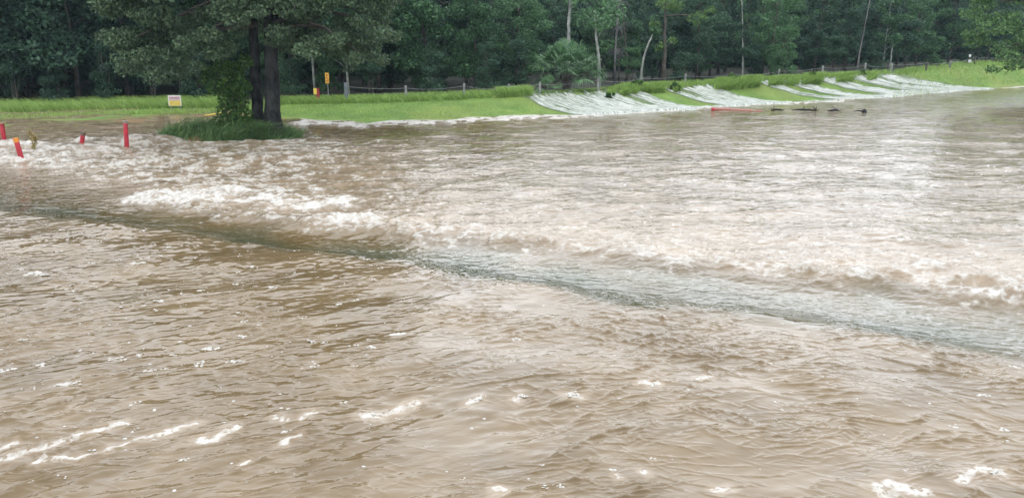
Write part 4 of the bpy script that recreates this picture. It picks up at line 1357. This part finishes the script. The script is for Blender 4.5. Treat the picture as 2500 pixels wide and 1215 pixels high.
# small leafy plants on the wet bank
def weed(px, py, v, w, label):
    dt, dw = float(np.interp(px, B_PX, B_DT)), float(np.interp(px, B_PX, B_DW))
    Y = dt + (dw - dt) * v
    p = Vector(pt(px, py, Y)); p.z = tz(p.x, Y)
    e = empty('weed_clump', p)
    tag(e, label, 'plant', 'weed clumps standing in the cascade')
    st = MB()
    for i in range(6):
        a = random.uniform(0, 6.28)
        st.tube([(0, 0, -.05), (w * .4 * math.cos(a), w * .4 * math.sin(a), w * random.uniform(.5, 1))], [.012, .006], 4)
    st.build('stems', M['grass_dark'], e)
    cs = [(random.gauss(0, w * .35), random.gauss(0, w * .3), random.uniform(.1, 1.0) * w) for _ in range(8)]
    V, Fq = leaves(puffs(420, cs, [w * .36] * 8, 0.3), 0.075, 1.8, 0.2)
    link('foliage', mesh_np('foliage', V, Fq), M['leaf_bush'], e)


weed(1648, 224, 0.25, 0.45, 'round leafy weed clump in the middle of the white cascade')
weed(1490, 236, 0.42, 0.3, 'small dark weed tuft in the left part of the cascade')
weed(1555, 215, 0.1, 0.5, 'leafy weeds on the lip of the bank left of the round clump')
weed(1800, 204, 0.1, 0.6, 'tallest weeds on the lip above the wide green gap')
weed(1985, 195, 0.15, 0.5, 'weeds at the foot of the first fence post of the right stretch')
weed(2108, 186, 0.08, 0.4, 'weeds at the foot of the second fence post of the right stretch')


# ------------------------------------------------------------------ fence
def fence():
    posts = [(847, 250, 0.0, 0.11, 'post_grey', 1.12, 'thick grey end post'), (992, 238, 0.3, 0.075, 'post_wood', .85, None), (1133, 236, 0.5, 0.075, 'post_wood', .85, None), (1243, 236, 0.5, 0.07, 'post_wood', .7, None),
             (1317, 240, -0.1, 0.07, 'post_wood', .75, None), (1460, 225, 0.1, 0.075, 'post_wood', .85, None), (1568, 210, 1.2, 0.07, 'post_wood', .75, None), (1672, 205, 1.0, .07, 'post_wood', .8, None), (1785, 200, 1.0, .07, 'post_wood', .75, None), (1900, 196, 0.8, .07, 'post_wood', .8, None),
             (2007, 188, 0.4, 0.08, 'post_wood', .9, None), (2110, 180, 0.4, 0.085, 'post_wood', .95, None), (2176, 176, 0.4, 0.085, 'post_wood', .85, None), (2260, 174, -1.0, 0.08, 'bark', .85, None),
             (2318, 168, -1.5, .075, 'post_wood', .7, None), (2377, 163, -0.5, 0.08, 'bark', .9, None), (2470, 160, 0, .08, 'post_wood', .8, None), (2570, 160, 0, .08, 'post_wood', .8, None)]
    P0 = on_ground(posts[0][0], posts[0][1], posts[0][2])
    e = empty('wire_fence', P0)
    tag(e, 'long post and wire fence along the top of the flooded bank', 'fence')
    tops = []
    for px, py, back, r, mt, h, lab in posts:
        p = on_ground(px, py, back) - P0
        m = MB()
        tl = random.uniform(-.03, .03)
        m.tube([(p.x, p.y, p.z - .3), (p.x + tl * .5, p.y, p.z + h * .5), (p.x + tl, p.y, p.z + h * .985), (p.x + tl, p.y, p.z + h)], [r, r, r * .97, r * .8], 10, 0.04)
        if lab:
            m.tube([(p.x + tl, p.y, p.z + h - .20), (p.x + tl, p.y, p.z + h - .15)], [r * 1.12, r * 1.12], 10)
        o = m.build('post', M[mt], e, False)
        if lab:
            o['label'] = lab
        tops.append(Vector((p.x + tl, p.y - r * .9, p.z + h * .82)))
    for dz in (0.0, -0.3):
        m = MB()
        path = []
        for i in range(len(tops) - 1):
            for s_ in range(6):
                t = s_ / 6
                q = tops[i].lerp(tops[i + 1], t)
                q.z += dz - 0.09 * 4 * t * (1 - t) * (1 + .5 * (i % 3))
                path.append(q)
        path.append(tops[-1] + Vector((0, 0, dz)))
        m.tube(path, [0.0085 if dz == 0 else 0.004] * len(path), 5)
        m.build('wire', M['wire'], e)


fence()


# ------------------------------------------------------------------ posts in the flood
def marker(px, yb, px_top, yt, label, cap):
    p = Vector(gp(px, yb, -0.22))
    p.z = wz(p.x, p.y)
    D = p.y
    top = Vector(pt(px_top, yt, D)) - p
    e = empty('marker_post', p)
    tag(e, label, 'post', 'red marker posts standing in the flood')
    foot = -top * 0.6
    m = MB()
    m.tube([foot, (0, 0, 0), top * 0.5, top * .97, top], [0.082, 0.082, 0.082, 0.08, 0.07], 14, 0.015)
    m.build('shaft', M['red_paint'], e, True)
    u = top.normalized()
    c = MB()
    if cap == 'orange':
        c.tube([top * .80, top * 1.0, top * 1.03], [0.088, 0.088, 0.07], 14)
        c.build('reflector', M['orange'], e)
    elif cap == 'brown':
        c.tube([top - u * .13, top, top + u * .015], [0.088, 0.088, 0.06], 14)
        c.build('cap', M['cap_brown'], e)
    elif cap == 'grey':
        c.tube([top - u * .01, top + u * .05], [0.076, 0.076], 14)
        c.tube([top + u * .05, top + u * .075], [0.1, 0.1], 14)
        c.build('cap', M['cap_grey'], e)
    else:
        c.tube([top - u * .12, top, top + u * .012], [0.0845, 0.0845, 0.07], 14)
        c.build('cap', M['dark_red'], e)


marker(13, 360, 4, 302, 'tall red post with a dark red top, nearest the left edge', 'plain')
marker(53, 390, 38, 338, 'red post with an orange top leaning left in the white foam', 'orange')
marker(202, 362, 203, 322, 'short red post with a dark brown cap in a foam mound', 'brown')
marker(310, 362, 306, 300, 'upright red post with a flat grey cap, rightmost of the red posts', 'grey')


def reed():
    p = Vector(gp(82, 372, -0.2)); p.z = wz(p.x, p.y)
    e = empty('reed', p)
    tag(e, 'bent dry yellow reed sticking out of the flood between the red posts', 'plant')
    m = MB()
    D = p.y
    for pts in ([(82, 376), (84, 350), (82, 338), (76, 326), (65, 318)], [(82, 376), (86, 355), (88, 340), (92, 333)], [(81, 374), (80, 352), (76, 340)]):
        P = [Vector(pt(a, b, D + random.uniform(-.05, .05))) - p for a, b in pts]
        m.tube(P, [0.016, 0.015, 0.02, 0.026, 0.006][:len(P) - 1] + [0.006], 5)
    m.build('stalks', M['dry_reed'], e)
    C = []
    for a, b in ((80, 334), (84, 345), (74, 325), (86, 340), (83, 355)):
        for k_ in range(14):
            C.append(Vector(pt(a + random.gauss(0, 3), b + random.gauss(0, 4), D + random.gauss(0, .05))) - p)
    V, Fq = leaves(np.array([tuple(c) for c in C]), 0.05, 4.0, 0.5)
    link('blades', mesh_np('blades', V, Fq), M['dry_reed'], e)


reed()


# ------------------------------------------------------------------ signs
def warning_sign():
    D = float(np.interp(427, B_PX, B_DT)) - 3.1
    c = Vector(pt(426.5, 246, D))
    w, h = 30 * D / F, 25 * D / F
    g = tz(c.x, D)
    e = empty('warning_sign', (c.x, D, g), R(4))
    tag(e, 'white and yellow warning sign with a pinkish header standing in the tall grass', 'sign')
    z = c.z - g
    p = MB()
    for s_ in (-1, 1):
        p.box((s_ * w * .32, 0.03, (z + h / 2 - .3) / 2), (0.05, 0.04, z + h / 2 - .1))
    p.build('stakes', M['post_wood'], e)
    b = MB().box((0, 0, z), (w, 0.02, h)).build('board', M['white_paint'], e)
    MB().box((0, -0.014, z - h * .24), (w * .88, 0.006, h * .46)).build('yellow_panel', M['yellow'], e)
    MB().box((0, -0.014, z + h * .24), (w * .88, 0.006, h * .30)).build('header', M['pink_band'], e)
    t = MB()
    for i in range(7):
        t.box((-w * .33 + i * w * .11, -0.0205, z + h * .26), (w * .055, 0.005, h * .13))
    t.box((0, -0.0205, z + h * .035), (w * .85, 0.005, h * .03))
    for r_ in range(3):
        for i in range(4):
            t.box((-w * .3 + i * w * .2, -0.0205, z - h * .14 - r_ * h * .1), (w * (.1 + .04 * ((i + r_) % 3)), 0.005, h * .022))
    t.build('lettering', M['pink_band'] if False else M['mark_dark'], e)


warning_sign()


def hazard_post():
    D = float(np.interp(775, B_PX, B_DT)) - 0.2
    p = Vector(pt(775, 251, D)); p.z = tz(p.x, D)
    e = empty('hazard_post', p)
    tag(e, 'short red post with yellow reflective plates on the mown grass', 'post')
    h = 33 * D / F
    w = 13 * D / F
    MB().box((w * .22, 0, h / 2 - .1), (w * .5, w * .5, h + .2)).build('shaft', M['dark_red'], e)
    m = MB().box((-w * .22, -w * .3, h * .79), (w * .58, 0.02, h * .42))
    m.build('plate', M['yellow'], e)
    MB().box((-w * .22, -w * .3, h * .16), (w * .5, 0.02, h * .28)).build('plate', M['yellow'], e)


hazard_post()


def route_sign():
    D = float(np.interp(800, B_PX, B_DT)) + 0.9
    p = Vector(pt(802, 235, D)); p.z = tz(p.x, D)
    e = empty('route_sign', p)
    tag(e, 'narrow upright orange sign on a thin pole behind the fence end', 'sign')
    top = Vector(pt(798, 178, D)) - p
    w, h = 9 * D / F, 25 * D / F
    MB().tube([(0, 0.03, -.2), (top.x * .6, 0.03, top.z * .5), (top.x, 0.03, top.z - .02)], [0.035, 0.03, 0.03], 8).build('pole', M['post_wood'], e)
    MB().box((top.x, -.015, top.z - h / 2), (w, 0.02, h)).build('board', M['amber'], e)
    t = MB()
    for i in range(3):
        z = top.z - h * (.24 + .25 * i)
        t.box((top.x, -.029, z + h * .05), (w * .5, .006, h * .03))
        t.box((top.x - w * .15, -.029, z), (w * .16, .006, h * .05))
        t.box((top.x + w * .1, -.029, z - h * .05), (w * .4, .006, h * .03))
    t.build('lettering', M['dark_red'], e)


route_sign()


def white_marker():
    D = float(np.interp(2366, B_PX, B_DT)) + 0.3
    p = Vector(pt(2366, 152, D)); p.z = tz(p.x, D)
    e = empty('white_marker', p)
    tag(e, 'small white marker on a thin stake at the top of the right-hand grass slope', 'sign')
    z = (152 - 132) * D / F
    MB().tube([(0, .03, -.2), (0, .03, z)], [.025, .025], 6).build('stake', M['post_wood'], e)
    MB().box((0, 0, z), (.22, .02, .24)).build('board', M['white_paint'], e)
    MB().box((0.05, -.013, z - .55), (.30, .02, .28)).build('board', M['white_paint'], e)


white_marker()


def yellow_bar():
    a, b = Vector(gp(505, 284, -.02)), None
    D = a.y
    A = Vector(pt(500, 283, D)); B_ = Vector(pt(558, 275, D + .6))
    e = empty('barrier_bar', (A.x, D, tz(A.x, D)))
    tag(e, 'yellow barrier bar lying low by the flooded track behind the bush', 'barrier')
    o = Vector(e.location)
    MB().tube([A - o, A.lerp(B_, .5) - o + Vector((0, 0, .02)), B_ - o], [.045, .045, .045], 10).build('bar', M['yellow'], e, True)
    m = MB()
    for t in (.08, .92):
        q = A.lerp(B_, t) - o
        m.tube([(q.x, q.y + .05, -.6), (q.x, q.y + .05, q.z + .06)], [.05, .05], 8)
    m.build('stub', M['post_wood'], e)


yellow_bar()


# ------------------------------------------------------------------ drift in the basin
def drift():
    p = Vector(gp(1738, 268, -.28)); p.z = wz(p.x, p.y)
    q = Vector(gp(1862, 269, -.28))
    e = empty('drifting_pole', p)
    tag(e, 'long red pole half sunk in the brown water below the cascade', 'pole')
    d = Vector((q.x - p.x, q.y - p.y, 0))
    path = [Vector((0, 0, .06)) + d * t + Vector((0, 0, -.12 * t ** 1.5)) for t in (0, .1, .3, .5, .7, .85, 1)]
    MB().tube(path, [.105, .108, .105, .10, .09, .085, .07], 14, .03).build('shaft', M['drift_red'], e, True)
    MB().tube([Vector((-.03, 0, .06)), path[0] + d * .05], [.111, .111], 14).build('end_band', M['red_paint'], e)
    for (a0, y0, a1, y1, lab, ex) in ((1882, 271, 1915, 269, 'small dark branch just right of the drifting red pole', 2), (1932, 271, 1998, 269, 'dark snagged branch with stubs in the middle of the drift line', 6), (2020, 272, 2052, 268, 'thin dark twig sticking up right of the snagged branch', 3)):
        A = Vector(gp(a0, y0, -.27)); B_ = Vector(gp(a1, y0, -.27))
        A.z = -.24; B_.z = -.24
        e = empty('driftwood', A)
        tag(e, lab, 'driftwood', 'driftwood below the cascade')
        m = MB()
        m.tube(limb_path((0, 0, 0), B_ - A, 0.04, 6, 0.05), [.02, .045, .06, .055, .05, .04, .015], 8, .2)
        for i in range(ex):
            t = random.uniform(.05, .95)
            s_ = (B_ - A) * t
            m.tube([s_, s_ + Vector((random.uniform(-.3, .3), random.uniform(-.3, .3), random.uniform(.08, .3)))], [.03, .012], 5)
        m.build('branch', M['driftwood'], e)
    A = Vector(gp(2110, 274, -.29)); A.z = -.30
    e = empty('driftwood_stump', A)
    tag(e, 'round black stump poking out of the water at the right end of the drift', 'driftwood')
    m = MB()
    m.tube([(0, 0, -.2), (0, 0, .03), (.02, 0, .13), (.05, 0, .18)], [.16, .15, .11, .04], 9, .15)
    m.tube([(0, 0, .06), (-.35, 0.1, .1), (-.7, .1, .02)], [.05, .035, .012], 5)
    m.build('stump', M['driftwood'], e)


drift()


# ------------------------------------------------------------------ damp air
def haze():
    lo, hi = (-125, -6, -3.5), (125, 135, 26)
    me = bpy.data.meshes.new('haze')
    v = [(a, b, c) for a in (lo[0], hi[0]) for b in (lo[1], hi[1]) for c in (lo[2], hi[2])]
    me.from_pydata(v, [], [(0, 1, 3, 2), (4, 6, 7, 5), (0, 4, 5, 1), (2, 3, 7, 6), (0, 2, 6, 4), (1, 5, 7, 3)])
    m = bpy.data.materials.new('haze')
    m.use_nodes = True
    n, l = m.node_tree.nodes, m.node_tree.links
    n.clear()
    o = n.new('ShaderNodeOutputMaterial')
    v = n.new('ShaderNodeVolumePrincipled')
    v.inputs['Color'].default_value = (0.62, 0.82, 1.0, 1)
    v.inputs['Density'].default_value = 0.00022
    l.new(v.outputs[0], o.inputs['Volume'])
    tag(link('haze', me, m), kind='stuff')


haze()
